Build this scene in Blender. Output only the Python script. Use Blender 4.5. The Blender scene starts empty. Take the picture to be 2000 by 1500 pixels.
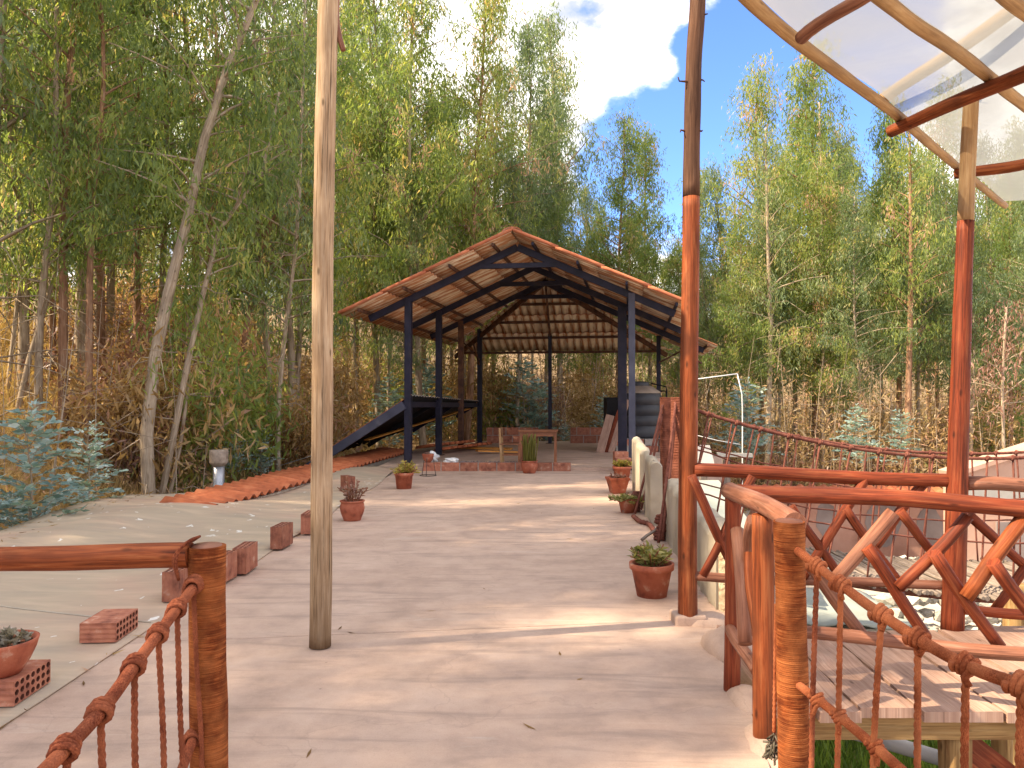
import bpy, math, random
import numpy as np
from mathutils import Vector, Matrix

rnd = random.Random(7)
R = math.radians
scene = bpy.context.scene
C = scene.collection

# ------------------------------------------------------------------ camera, world, sun, exposure
EYE = 1.55
PITCH = math.atan(25 / 1500)
cam_data = bpy.data.cameras.new("camera")
cam_data.sensor_width = 36
cam_data.lens = 27
cam_data.clip_end = 2000
cam_data.clip_start = 0.05
cam = bpy.data.objects.new("camera", cam_data)
cam.location = (0, 0, EYE)
cam.rotation_euler = (R(90) + PITCH, 0, 0)
C.objects.link(cam)
scene.camera = cam

SUN_EL = R(45)
SUN_DIR = Vector((-math.cos(SUN_EL) * 0.99, -math.cos(SUN_EL) * 0.22, math.sin(SUN_EL))).normalized()
SKY_STRENGTH = 0.15
SUN_STRENGTH = 2.0
EXPOSURE = 2.62

world = bpy.data.worlds.new("World")
scene.world = world
world.use_nodes = True
wn = world.node_tree
wn.nodes.clear()
w_out = wn.nodes.new("ShaderNodeOutputWorld")
w_bg = wn.nodes.new("ShaderNodeBackground")
w_bg.inputs["Strength"].default_value = SKY_STRENGTH
w_sky = wn.nodes.new("ShaderNodeTexSky")
w_sky.sky_type = 'NISHITA'
w_sky.sun_disc = False
w_sky.sun_elevation = SUN_EL
w_sky.sun_rotation = math.atan2(SUN_DIR.x, SUN_DIR.y)
w_sky.altitude = 2800
w_sky.air_density = 0.4
w_sky.dust_density = 0.0
w_sky.ozone_density = 6.0
wn.links.new(w_bg.outputs[0], w_out.inputs[0])
# clouds: noise over the whole dome, and a few cloud banks placed by direction, some added out of view for fill light
w_tc = wn.nodes.new("ShaderNodeTexCoord")


def w_node(t, **kw):
    n = wn.nodes.new(t)
    for k, v in kw.items():
        setattr(n, k, v)
    return n


def w_math(op, a, b=None, c=None):
    n = w_node("ShaderNodeMath", operation=op)
    for i, x in enumerate((a, b, c)):
        if x is None:
            continue
        if isinstance(x, (int, float)):
            n.inputs[i].default_value = x
        else:
            wn.links.new(x, n.inputs[i])
    return n.outputs[0]


w_map = w_node("ShaderNodeMapping")
w_map.inputs["Scale"].default_value = (1, 1, 1.6)
wn.links.new(w_tc.outputs["Generated"], w_map.inputs[0])
w_n1 = w_node("ShaderNodeTexNoise")
w_n1.inputs["Scale"].default_value = 3.2
w_n1.inputs["Detail"].default_value = 9
w_n1.inputs["Roughness"].default_value = 0.58
wn.links.new(w_map.outputs[0], w_n1.inputs["Vector"])
w_n2 = w_node("ShaderNodeTexNoise")
w_n2.inputs["Scale"].default_value = 7
w_n2.inputs["Detail"].default_value = 8
w_n2.inputs["Roughness"].default_value = 0.6
wn.links.new(w_map.outputs[0], w_n2.inputs["Vector"])


def pix_dir(px, py):
    c, d = (px - 1000) / 1500, -(py - 750) / 1500
    a = math.pi / 2 + PITCH
    return Vector((c, d * math.cos(a) + math.sin(a), d * math.sin(a) - math.cos(a)))


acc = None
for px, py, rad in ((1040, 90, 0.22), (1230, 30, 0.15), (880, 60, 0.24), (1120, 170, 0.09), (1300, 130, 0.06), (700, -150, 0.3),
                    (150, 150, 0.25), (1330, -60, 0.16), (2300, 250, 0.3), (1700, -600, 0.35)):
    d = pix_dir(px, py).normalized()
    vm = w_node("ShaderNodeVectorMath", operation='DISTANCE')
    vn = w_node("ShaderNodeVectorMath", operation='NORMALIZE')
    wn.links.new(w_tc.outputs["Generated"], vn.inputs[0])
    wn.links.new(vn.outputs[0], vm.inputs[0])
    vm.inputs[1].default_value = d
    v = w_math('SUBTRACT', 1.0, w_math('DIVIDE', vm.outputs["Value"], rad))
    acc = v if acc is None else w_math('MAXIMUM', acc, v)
acc = w_math('MAXIMUM', acc, 0.45)  # extra cloud cover over the whole dome, unseen part included, for ambient light
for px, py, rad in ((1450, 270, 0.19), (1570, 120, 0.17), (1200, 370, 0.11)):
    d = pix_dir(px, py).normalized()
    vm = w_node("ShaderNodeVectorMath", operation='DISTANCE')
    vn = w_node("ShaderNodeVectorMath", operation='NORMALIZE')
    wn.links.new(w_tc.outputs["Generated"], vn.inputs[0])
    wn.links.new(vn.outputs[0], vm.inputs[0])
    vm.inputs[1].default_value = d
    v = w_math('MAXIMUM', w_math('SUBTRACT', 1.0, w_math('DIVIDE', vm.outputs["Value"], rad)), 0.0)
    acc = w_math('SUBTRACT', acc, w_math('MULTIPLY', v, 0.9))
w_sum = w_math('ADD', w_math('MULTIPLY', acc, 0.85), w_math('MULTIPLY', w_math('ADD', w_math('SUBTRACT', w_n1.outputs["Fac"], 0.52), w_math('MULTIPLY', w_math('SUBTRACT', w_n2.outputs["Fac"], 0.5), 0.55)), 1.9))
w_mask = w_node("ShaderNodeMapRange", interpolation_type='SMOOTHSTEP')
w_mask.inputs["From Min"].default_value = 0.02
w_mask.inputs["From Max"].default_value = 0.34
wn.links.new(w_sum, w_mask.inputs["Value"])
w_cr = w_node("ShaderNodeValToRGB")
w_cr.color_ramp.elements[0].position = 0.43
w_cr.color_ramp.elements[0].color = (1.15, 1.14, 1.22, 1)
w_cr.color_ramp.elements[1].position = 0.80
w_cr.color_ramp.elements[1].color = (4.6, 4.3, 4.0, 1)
wn.links.new(w_n2.outputs["Fac"], w_cr.inputs[0])
w_sc = w_node("ShaderNodeVectorMath", operation='SCALE')
w_sc.inputs["Scale"].default_value = 1.0
wn.links.new(w_cr.outputs[0], w_sc.inputs[0])
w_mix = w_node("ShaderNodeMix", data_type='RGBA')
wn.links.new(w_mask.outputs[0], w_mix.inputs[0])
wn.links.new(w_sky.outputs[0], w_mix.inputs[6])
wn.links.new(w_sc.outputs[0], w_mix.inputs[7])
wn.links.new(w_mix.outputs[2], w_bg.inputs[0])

sun_data = bpy.data.lights.new("sun", 'SUN')
sun_data.energy = SUN_STRENGTH
sun_data.angle = R(0.53)
sun_data.color = (1.0, 0.82, 0.58)
sun = bpy.data.objects.new("sun", sun_data)
sun.rotation_euler = SUN_DIR.to_track_quat('Z', 'Y').to_euler()
sun.location = (-20, 0, 30)
C.objects.link(sun)

scene.view_settings.view_transform = 'Standard'
scene.view_settings.look = 'None'
scene.view_settings.exposure = EXPOSURE
scene.view_settings.gamma = 1
scene.view_settings.use_curve_mapping = False
scene.cycles.max_bounces = 8
scene.cycles.diffuse_bounces = 5
scene.cycles.glossy_bounces = 2
scene.cycles.transmission_bounces = 4
scene.cycles.transparent_max_bounces = 8
scene.cycles.use_denoising = True
scene.cycles.caustics_reflective = False
scene.cycles.caustics_refractive = False


# ------------------------------------------------------------------ pixel to place helpers (used to measure the place from the photo)
def P(px, py, Y):
    d = pix_dir(px, py)
    return Vector((0, 0, EYE)) + d * (Y / d.y)


def G(px, py, z=0.0):
    d = pix_dir(px, py)
    return Vector((0, 0, EYE)) + d * ((z - EYE) / d.z)


# ------------------------------------------------------------------ materials
def newmat(name):
    m = bpy.data.materials.new(name)
    m.use_nodes = True
    nt = m.node_tree
    return m, nt, nt.nodes["Principled BSDF"]


def nd(nt, t, **kw):
    n = nt.nodes.new(t)
    for k, v in kw.items():
        setattr(n, k, v)
    return n


def coords(nt, which="Object", scale=(1, 1, 1), rand=True):
    tc = nd(nt, "ShaderNodeTexCoord")
    mp = nd(nt, "ShaderNodeMapping")
    mp.inputs["Scale"].default_value = scale
    nt.links.new(tc.outputs[which], mp.inputs[0])
    if rand:
        oi = nd(nt, "ShaderNodeObjectInfo")
        vm = nd(nt, "ShaderNodeVectorMath", operation='SCALE')
        vm.inputs[0].default_value = (17.3, 9.1, 23.7)
        nt.links.new(oi.outputs["Random"], vm.inputs["Scale"])
        nt.links.new(vm.outputs[0], mp.inputs["Location"])
    return mp.outputs[0]


def noise(nt, vec, scale, detail=4, rough=0.55, dist=0.0):
    n = nd(nt, "ShaderNodeTexNoise")
    n.inputs["Scale"].default_value = scale
    n.inputs["Detail"].default_value = detail
    n.inputs["Roughness"].default_value = rough
    n.inputs["Distortion"].default_value = dist
    nt.links.new(vec, n.inputs["Vector"])
    return n.outputs["Fac"]


def ramp(nt, fac, stops):
    n = nd(nt, "ShaderNodeValToRGB")
    cr = n.color_ramp
    while len(cr.elements) < len(stops):
        cr.elements.new(0.5)
    for e, (p, c) in zip(cr.elements, stops):
        e.position = p
        e.color = (*c, 1) if len(c) == 3 else c
    nt.links.new(fac, n.inputs[0])
    return n.outputs[0]


def mix(nt, fac, a, b, mode='MIX'):
    n = nd(nt, "ShaderNodeMix", data_type='RGBA', blend_type=mode)
    for idx, x in ((0, fac), (6, a), (7, b)):
        if isinstance(x, (int, float)):
            n.inputs[idx].default_value = x
        elif isinstance(x, tuple):
            n.inputs[idx].default_value = (*x, 1) if len(x) == 3 else x
        else:
            nt.links.new(x, n.inputs[idx])
    return n.outputs[2]


def bump(nt, bsdf, h, strength=0.4, dist=0.01):
    b = nd(nt, "ShaderNodeBump")
    b.inputs["Strength"].default_value = strength
    b.inputs["Distance"].default_value = dist
    nt.links.new(h, b.inputs["Height"])
    nt.links.new(b.outputs[0], bsdf.inputs["Normal"])


def setv(bsdf, **kw):
    for k, v in kw.items():
        bsdf.inputs[k.replace("_", " ")].default_value = v


def simple(name, stops, scale=6, rough=0.8, detail=5, bstr=0.25, bdist=0.01, bscale=None, which="Object", stretch=(1, 1, 1), spec=0.3, metallic=0.0, jitter=0.0):
    m, nt, b = newmat(name)
    v = coords(nt, which, stretch)
    f = noise(nt, v, scale, detail)
    col = ramp(nt, f, stops)
    if jitter:
        oi = nd(nt, "ShaderNodeObjectInfo")
        hs = nd(nt, "ShaderNodeHueSaturation")
        mr = nd(nt, "ShaderNodeMapRange")
        mr.inputs["To Min"].default_value = 1 - jitter
        mr.inputs["To Max"].default_value = 1 + jitter
        nt.links.new(oi.outputs["Random"], mr.inputs["Value"])
        nt.links.new(mr.outputs[0], hs.inputs["Value"])
        nt.links.new(col, hs.inputs["Color"])
        col = hs.outputs[0]
    nt.links.new(col, b.inputs["Base Color"])
    setv(b, Roughness=rough, Metallic=metallic)
    b.inputs["Specular IOR Level"].default_value = spec
    if bstr:
        bump(nt, b, noise(nt, v, bscale or scale * 4, 6, 0.65), bstr, bdist)
    return m


def wood(name, dark, mid, light, rough=0.5, crack=0.0, spec=0.4, patch=None, foot=None):
    """grain along the UV's v (metres)"""
    m, nt, b = newmat(name)
    v = coords(nt, "UV", (26, 1.3, 1))
    v2 = coords(nt, "UV", (5, 2.0, 1))
    v3 = coords(nt, "UV", (70, 1.0, 1))
    g = noise(nt, v, 2.2, 7, 0.62, 0.6)
    col = ramp(nt, g, [(0.28, dark), (0.5, mid), (0.74, light)])
    big = noise(nt, v2, 1.6, 4, 0.5)
    if patch:
        col = mix(nt, ramp(nt, big, [(0.50, (0, 0, 0)), (0.68, (1, 1, 1))]), col, patch, 'MIX')
    else:
        col = mix(nt, ramp(nt, big, [(0.35, (0.45, 0.45, 0.45)), (0.7, (0, 0, 0))]), col, tuple(x * 0.45 for x in dark), 'MIX')
    fine = noise(nt, v3, 2.0, 4, 0.6)
    h = g
    if crack:
        ck = ramp(nt, fine, [(0.345, (1, 1, 1)), (0.42, (0, 0, 0))])
        col = mix(nt, mix(nt, 1.0, ck, (crack, crack, crack), 'MULTIPLY'), col, tuple(x * 0.18 for x in dark))
    # knots
    vo = nd(nt, "ShaderNodeTexVoronoi")
    vo.inputs["Scale"].default_value = 1.0
    nt.links.new(coords(nt, "UV", (11, 4.0, 1)), vo.inputs["Vector"])
    kn = ramp(nt, vo.outputs["Distance"], [(0.05, (1, 1, 1)), (0.13, (0, 0, 0))])
    col = mix(nt, mix(nt, 1.0, kn, (0.75, 0.75, 0.75), 'MULTIPLY'), col, tuple(x * 0.3 for x in dark))
    if foot:
        tcf = nd(nt, "ShaderNodeTexCoord")
        sp = nd(nt, "ShaderNodeSeparateXYZ")
        nt.links.new(tcf.outputs["Object"], sp.inputs[0])
        af = nd(nt, "ShaderNodeMath", operation='MULTIPLY_ADD')
        nt.links.new(g, af.inputs[0])
        af.inputs[1].default_value = 0.9
        nt.links.new(sp.outputs["Z"], af.inputs[2])
        mf = nd(nt, "ShaderNodeMapRange")
        mf.inputs["From Min"].default_value = foot * 1.6
        mf.inputs["From Max"].default_value = 0.35
        mf.inputs["To Max"].default_value = 0.75
        nt.links.new(af.outputs[0], mf.inputs["Value"])
        col = mix(nt, mf.outputs[0], col, tuple(x * 0.35 for x in dark))
    nt.links.new(col, b.inputs["Base Color"])
    rr = nd(nt, "ShaderNodeMapRange")
    rr.inputs["To Min"].default_value = rough - 0.15
    rr.inputs["To Max"].default_value = rough + 0.2
    nt.links.new(big, rr.inputs["Value"])
    nt.links.new(rr.outputs[0], b.inputs["Roughness"])
    b.inputs["Specular IOR Level"].default_value = spec
    bump(nt, b, fine if crack else h, 0.5 if crack else 0.3, 0.006)
    return m


M = {}
M['red_wood'] = wood("varnished_wood", (0.06, 0.014, 0.007), (0.24, 0.045, 0.016), (0.38, 0.12, 0.05), 0.6, 0.5, 0.22)
M['orange_wood'] = wood("orange_varnished_wood", (0.07, 0.017, 0.007), (0.25, 0.058, 0.016), (0.38, 0.135, 0.05), 0.6, 0.5, 0.22, patch=(0.13, 0.034, 0.012))
M['worn_wood'] = wood("worn_varnished_wood", (0.14, 0.05, 0.03), (0.30, 0.12, 0.07), (0.42, 0.22, 0.15), 0.6, 0.4, 0.3)
M['pale_wood'] = wood("weathered_pale_wood", (0.29, 0.175, 0.095), (0.49, 0.34, 0.21), (0.63, 0.49, 0.34), 0.8, 0.85, 0.15, foot=0.9)
M['bark_wood'] = wood("brown_bark_pole", (0.06, 0.028, 0.018), (0.13, 0.064, 0.038), (0.22, 0.125, 0.08), 0.8, 0.6, 0.15)
M['tan_wood'] = wood("peeled_tan_wood", (0.30, 0.16, 0.07), (0.50, 0.30, 0.14), (0.64, 0.44, 0.24), 0.6, 0.25, 0.3)
M['beam_wood'] = wood("rough_beam_wood", (0.20, 0.10, 0.04), (0.36, 0.22, 0.09), (0.46, 0.31, 0.15), 0.75, 0.5, 0.2)
M['plank'] = wood("deck_plank", (0.33, 0.19, 0.135), (0.50, 0.315, 0.235), (0.60, 0.42, 0.325), 0.75, 0.35, 0.2)
M['furniture'] = wood("furniture_wood", (0.16, 0.06, 0.03), (0.29, 0.115, 0.055), (0.38, 0.17, 0.085), 0.55, 0.0, 0.3)
M['grey_stick'] = wood("weathered_grey_stick", (0.14, 0.10, 0.08), (0.30, 0.24, 0.2), (0.44, 0.37, 0.31), 0.85, 0.5, 0.1)
M['trunk'] = wood("eucalyptus_bark", (0.22, 0.155, 0.10), (0.43, 0.34, 0.245), (0.6, 0.51, 0.41), 0.8, 0.35, 0.15)
M['trunk_red'] = wood("eucalyptus_peeling_bark", (0.17, 0.085, 0.05), (0.36, 0.2, 0.12), (0.52, 0.38, 0.26), 0.8, 0.3, 0.15)


def rope_mat(name, dark, mid, light, turns=False):
    m, nt, b = newmat(name)
    v = coords(nt, "UV", (5, 75, 1) if turns else (60, 60, 1))
    f = noise(nt, v, 2.5, 5, 0.7)
    big = noise(nt, coords(nt, "Object"), 7, 3)
    col = ramp(nt, f, [(0.36, dark), (0.5, mid), (0.66, light)])
    col = mix(nt, ramp(nt, noise(nt, coords(nt, "Object"), 16, 4), [(0.42, (0.65, 0.65, 0.65)), (0.58, (0, 0, 0))]), col, dark)
    col = mix(nt, ramp(nt, big, [(0.4, (0, 0, 0)), (0.7, (0.6, 0.6, 0.6))]), col, light)
    nt.links.new(col, b.inputs["Base Color"])
    setv(b, Roughness=0.9)
    b.inputs["Specular IOR Level"].default_value = 0.1
    bump(nt, b, f, 0.8, 0.004)
    return m


M['rope'] = rope_mat("rust_rope", (0.085, 0.02, 0.011), (0.22, 0.058, 0.028), (0.38, 0.125, 0.06))
M['rope_orange'] = rope_mat("orange_rope", (0.15, 0.036, 0.014), (0.33, 0.083, 0.032), (0.47, 0.17, 0.075))
M['rope_dark'] = rope_mat("dark_rope", (0.07, 0.022, 0.016), (0.17, 0.06, 0.045), (0.27, 0.11, 0.08))
M['wrap'] = rope_mat("twine_wrap", (0.08, 0.018, 0.007), (0.225, 0.055, 0.015), (0.42, 0.15, 0.05), True)
M['wrap_pale'] = rope_mat("red_twine_wrap", (0.08, 0.024, 0.015), (0.18, 0.058, 0.035), (0.30, 0.11, 0.07), True)


def concrete_floor():
    m, nt, b = newmat("terrace_concrete")
    v = coords(nt, "Object", (1, 1, 1), rand=False)
    f1 = noise(nt, v, 0.55, 6, 0.6, 0.8)
    f2 = noise(nt, v, 3.4, 8, 0.68)
    sm = nd(nt, "ShaderNodeMapping")
    sm.inputs["Scale"].default_value = (0.35, 2.4, 1)
    sm.inputs["Rotation"].default_value = (0, 0, 0.2)
    nt.links.new(v, sm.inputs[0])
    f3 = noise(nt, sm.outputs[0], 2.0, 7, 0.62, 1.2)
    f4 = noise(nt, v, 60, 4, 0.7)
    col = ramp(nt, f1, [(0.30, (0.35, 0.235, 0.175)), (0.5, (0.49, 0.345, 0.265)), (0.70, (0.59, 0.43, 0.335))])
    col = mix(nt, 0.55, col, ramp(nt, f2, [(0.28, (0.29, 0.21, 0.17)), (0.5, (0.49, 0.35, 0.275)), (0.75, (0.63, 0.475, 0.38))]))
    col = mix(nt, ramp(nt, f3, [(0.53, (0, 0, 0)), (0.68, (0.55, 0.55, 0.55))]), col, (0.25, 0.185, 0.155))
    col = mix(nt, ramp(nt, f3, [(0.26, (0.5, 0.5, 0.5)), (0.38, (0, 0, 0))]), col, (0.58, 0.5, 0.43))
    grit = noise(nt, v, 130, 3, 0.8)
    col = mix(nt, ramp(nt, grit, [(0.30, (0.45, 0.45, 0.45)), (0.42, (0, 0, 0))]), col, (0.2, 0.145, 0.115))
    col = mix(nt, ramp(nt, grit, [(0.60, (0, 0, 0)), (0.72, (0.4, 0.4, 0.4))]), col, (0.7, 0.58, 0.48))
    # long scrape marks and brushed streaks
    sc = nd(nt, "ShaderNodeMapping")
    sc.inputs["Scale"].default_value = (0.8, 26, 1)
    sc.inputs["Rotation"].default_value = (0, 0, -0.08)
    nt.links.new(v, sc.inputs[0])
    f5 = noise(nt, sc.outputs[0], 1.6, 6, 0.7, 0.4)
    col = mix(nt, ramp(nt, f5, [(0.63, (0, 0, 0)), (0.76, (0.32, 0.32, 0.32))]), col, (0.26, 0.185, 0.15))
    col = mix(nt, ramp(nt, f5, [(0.28, (0.4, 0.4, 0.4)), (0.38, (0, 0, 0))]), col, (0.66, 0.53, 0.43))
    # thin hairline cracks and dark specks of dirt
    wv = nd(nt, "ShaderNodeTexVoronoi", feature='DISTANCE_TO_EDGE')
    wv.inputs["Scale"].default_value = 0.42
    wv.inputs["Randomness"].default_value = 1.0
    dm = nd(nt, "ShaderNodeVectorMath", operation='ADD')
    nz = nd(nt, "ShaderNodeTexNoise")
    nz.inputs["Scale"].default_value = 1.6
    nz.inputs["Detail"].default_value = 5
    nt.links.new(v, nz.inputs["Vector"])
    nt.links.new(v, dm.inputs[0])
    nt.links.new(nz.outputs["Color"], dm.inputs[1])
    nt.links.new(dm.outputs[0], wv.inputs["Vector"])
    ck = ramp(nt, wv.outputs["Distance"], [(0.0, (0.16, 0.16, 0.16)), (0.002, (0, 0, 0))])
    col = mix(nt, ck, col, (0.15, 0.115, 0.1))
    vo = nd(nt, "ShaderNodeTexVoronoi")
    vo.inputs["Scale"].default_value = 5.0
    nt.links.new(v, vo.inputs["Vector"])
    col = mix(nt, ramp(nt, vo.outputs["Distance"], [(0.02, (0.6, 0.6, 0.6)), (0.045, (0, 0, 0))]), col, (0.17, 0.12, 0.1))
    nt.links.new(col, b.inputs["Base Color"])
    setv(b, Roughness=0.72)
    b.inputs["Specular IOR Level"].default_value = 0.28
    h = nd(nt, "ShaderNodeMath", operation='ADD')
    nt.links.new(f2, h.inputs[0])
    nt.links.new(f4, h.inputs[1])
    bump(nt, b, h.outputs[0], 0.3, 0.006)
    return m


M['floor'] = concrete_floor()


def tarp_mat():
    m, nt, b = newmat("faded_tarpaulin")
    v = coords(nt, "Object", rand=False)
    f1 = noise(nt, v, 0.6, 5, 0.55, 0.8)
    sm = nd(nt, "ShaderNodeMapping")
    sm.inputs["Scale"].default_value = (0.9, 3.5, 1)
    sm.inputs["Rotation"].default_value = (0, 0, 0.65)
    nt.links.new(v, sm.inputs[0])
    f2 = noise(nt, sm.outputs[0], 1.3, 6, 0.6, 0.6)
    col = ramp(nt, f1, [(0.3, (0.36, 0.295, 0.225)), (0.46, (0.44, 0.35, 0.26)), (0.55, (0.49, 0.35, 0.26)), (0.66, (0.53, 0.31, 0.235))])
    col = mix(nt, 0.6, col, ramp(nt, f2, [(0.3, (0.33, 0.275, 0.22)), (0.5, (0.45, 0.355, 0.26)), (0.72, (0.61, 0.47, 0.335))]))
    # white paint splatters, thicker towards the far left
    vo = nd(nt, "ShaderNodeTexVoronoi")
    vo.inputs["Scale"].default_value = 4.6
    vm = nd(nt, "ShaderNodeMapping")
    vm.inputs["Scale"].default_value = (1.5, 0.75, 1)
    vm.inputs["Rotation"].default_value = (0, 0, 0.5)
    nzs = nd(nt, "ShaderNodeTexNoise")
    nzs.inputs["Scale"].default_value = 9
    nt.links.new(v, nzs.inputs["Vector"])
    av = nd(nt, "ShaderNodeVectorMath", operation='MULTIPLY_ADD')
    nt.links.new(nzs.outputs["Color"], av.inputs[0])
    av.inputs[1].default_value = (0.22, 0.22, 0)
    nt.links.new(v, av.inputs[2])
    nt.links.new(av.outputs[0], vm.inputs[0])
    nt.links.new(vm.outputs[0], vo.inputs["Vector"])
    spread = noise(nt, v, 0.7, 2)
    th = nd(nt, "ShaderNodeMath", operation='MULTIPLY_ADD')
    nt.links.new(spread, th.inputs[0])
    th.inputs[1].default_value = 0.7
    th.inputs[2].default_value = -0.255
    lt = nd(nt, "ShaderNodeMath", operation='LESS_THAN')
    nt.links.new(vo.outputs["Distance"], lt.inputs[0])
    nt.links.new(th.outputs[0], lt.inputs[1])
    col = mix(nt, lt.outputs[0], col, (0.72, 0.69, 0.64))
    nt.links.new(col, b.inputs["Base Color"])
    setv(b, Roughness=0.55)
    b.inputs["Specular IOR Level"].default_value = 0.3
    bump(nt, b, f2, 0.35, 0.02)
    return m


M['tarp'] = tarp_mat()
M['cement'] = simple("cement_render", [(0.3, (0.36, 0.31, 0.25)), (0.55, (0.47, 0.41, 0.33)), (0.75, (0.55, 0.49, 0.41))], 2.5, 0.85, bstr=0.4, bdist=0.01, bscale=14)
M['cream_wall'] = simple("cream_plaster", [(0.3, (0.28, 0.235, 0.175)), (0.5, (0.385, 0.33, 0.255)), (0.75, (0.45, 0.395, 0.315))], 2.2, 0.85, bstr=0.4, bdist=0.012, bscale=12)
M['broken'] = simple("broken_concrete", [(0.3, (0.38, 0.28, 0.18)), (0.5, (0.56, 0.45, 0.31)), (0.7, (0.68, 0.58, 0.43))], 9, 0.95, bstr=0.9, bdist=0.03, bscale=24)
M['navy'] = simple("navy_painted_steel", [(0.35, (0.008, 0.008, 0.019)), (0.55, (0.015, 0.014, 0.034)), (0.72, (0.03, 0.024, 0.03)), (0.85, (0.07, 0.035, 0.025))], 4, 0.5, bstr=0.12, spec=0.3)
M['navy_face'] = simple("slate_blue_paint", [(0.35, (0.045, 0.047, 0.075)), (0.7, (0.075, 0.078, 0.115))], 3, 0.5, bstr=0.05, spec=0.4)
M['rusty'] = simple("rusty_brown_steel", [(0.35, (0.05, 0.025, 0.02)), (0.55, (0.11, 0.05, 0.03)), (0.75, (0.17, 0.085, 0.045))], 5, 0.65, bstr=0.15)
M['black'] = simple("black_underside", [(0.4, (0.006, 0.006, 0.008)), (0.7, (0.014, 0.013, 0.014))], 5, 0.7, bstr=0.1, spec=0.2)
M['yellow'] = simple("ochre_board", [(0.3, (0.42, 0.17, 0.03)), (0.6, (0.58, 0.25, 0.05)), (0.8, (0.62, 0.32, 0.09))], 4, 0.6)
M['terracotta'] = simple("terracotta_pot", [(0.28, (0.17, 0.05, 0.03)), (0.45, (0.34, 0.095, 0.05)), (0.6, (0.40, 0.125, 0.068)), (0.72, (0.52, 0.30, 0.21))], 9, 0.8, detail=8, bstr=0.3, jitter=0.16)
M['brick'] = simple("red_brick", [(0.28, (0.16, 0.06, 0.04)), (0.45, (0.33, 0.125, 0.078)), (0.6, (0.40, 0.165, 0.10)), (0.74, (0.52, 0.34, 0.26))], 11, 0.9, bstr=0.4, bdist=0.006, jitter=0.2)
M['brick_dark'] = simple("brick_hole_inside", [(0.3, (0.10, 0.035, 0.022)), (0.7, (0.17, 0.06, 0.04))], 14, 0.95)
M['mortar'] = simple("mortar", [(0.3, (0.30, 0.27, 0.24)), (0.7, (0.42, 0.38, 0.34))], 20, 0.95)
M['tile_clay'] = simple("clay_tile", [(0.25, (0.27, 0.075, 0.032)), (0.5, (0.44, 0.125, 0.05)), (0.75, (0.54, 0.19, 0.085))], 5, 0.8, bstr=0.3, bdist=0.006, jitter=0.14)
M['soil'] = simple("dark_soil", [(0.3, (0.03, 0.02, 0.012)), (0.7, (0.09, 0.06, 0.04))], 30, 1.0)
M['white'] = simple("white_plastic", [(0.3, (0.62, 0.63, 0.64)), (0.7, (0.78, 0.78, 0.77))], 6, 0.5)
M['pale_slab'] = simple("pale_cement_slab", [(0.3, (0.32, 0.31, 0.29)), (0.7, (0.44, 0.42, 0.39))], 3, 0.8)
M['grey_pipe'] = simple("grey_plastic_pipe", [(0.3, (0.20, 0.20, 0.215)), (0.7, (0.29, 0.285, 0.29))], 5, 0.5)
M['metal'] = simple("galvanised_metal", [(0.3, (0.30, 0.32, 0.36)), (0.7, (0.46, 0.47, 0.5))], 8, 0.4, metallic=0.6)
M['metal_cap'] = simple("tarnished_cap", [(0.3, (0.22, 0.17, 0.13)), (0.7, (0.42, 0.34, 0.27))], 12, 0.55, metallic=0.3)
M['wire'] = simple("black_wire", [(0.3, (0.02, 0.018, 0.017)), (0.7, (0.05, 0.045, 0.04))], 10, 0.6)
M['tank'] = simple("tank_polyethylene", [(0.3, (0.035, 0.037, 0.045)), (0.7, (0.06, 0.062, 0.07))], 2, 0.45, bstr=0.08)
M['tank_lid'] = simple("dusty_tank_top", [(0.3, (0.24, 0.19, 0.15)), (0.7, (0.36, 0.29, 0.23))], 4, 0.7)
M['adobe'] = simple("pink_adobe", [(0.3, (0.30, 0.155, 0.11)), (0.5, (0.42, 0.235, 0.175)), (0.75, (0.5, 0.31, 0.24))], 1.2, 0.9, bstr=0.5, bdist=0.02, bscale=9)
M['adobe_light'] = simple("salmon_render", [(0.3, (0.44, 0.27, 0.2)), (0.7, (0.55, 0.37, 0.29))], 1.2, 0.9, bstr=0.4, bdist=0.02, bscale=9)
M['grey_paint'] = simple("grey_mural_paint", [(0.3, (0.20, 0.16, 0.15)), (0.7, (0.3, 0.25, 0.235))], 2, 0.9)
M['stone'] = simple("pale_fieldstone", [(0.3, (0.36, 0.33, 0.28)), (0.55, (0.55, 0.51, 0.44)), (0.75, (0.66, 0.62, 0.54))], 5, 0.9, bstr=0.4, bdist=0.02, jitter=0.25)
M['grey_tarp'] = simple("grey_green_sheet", [(0.3, (0.26, 0.29, 0.265)), (0.7, (0.36, 0.385, 0.35))], 2, 0.6, bscale=5, bdist=0.03)
M['gravel'] = simple("lilac_gravel", [(0.3, (0.2, 0.165, 0.165)), (0.7, (0.34, 0.3, 0.29))], 12, 0.9, jitter=0.2)


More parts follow.
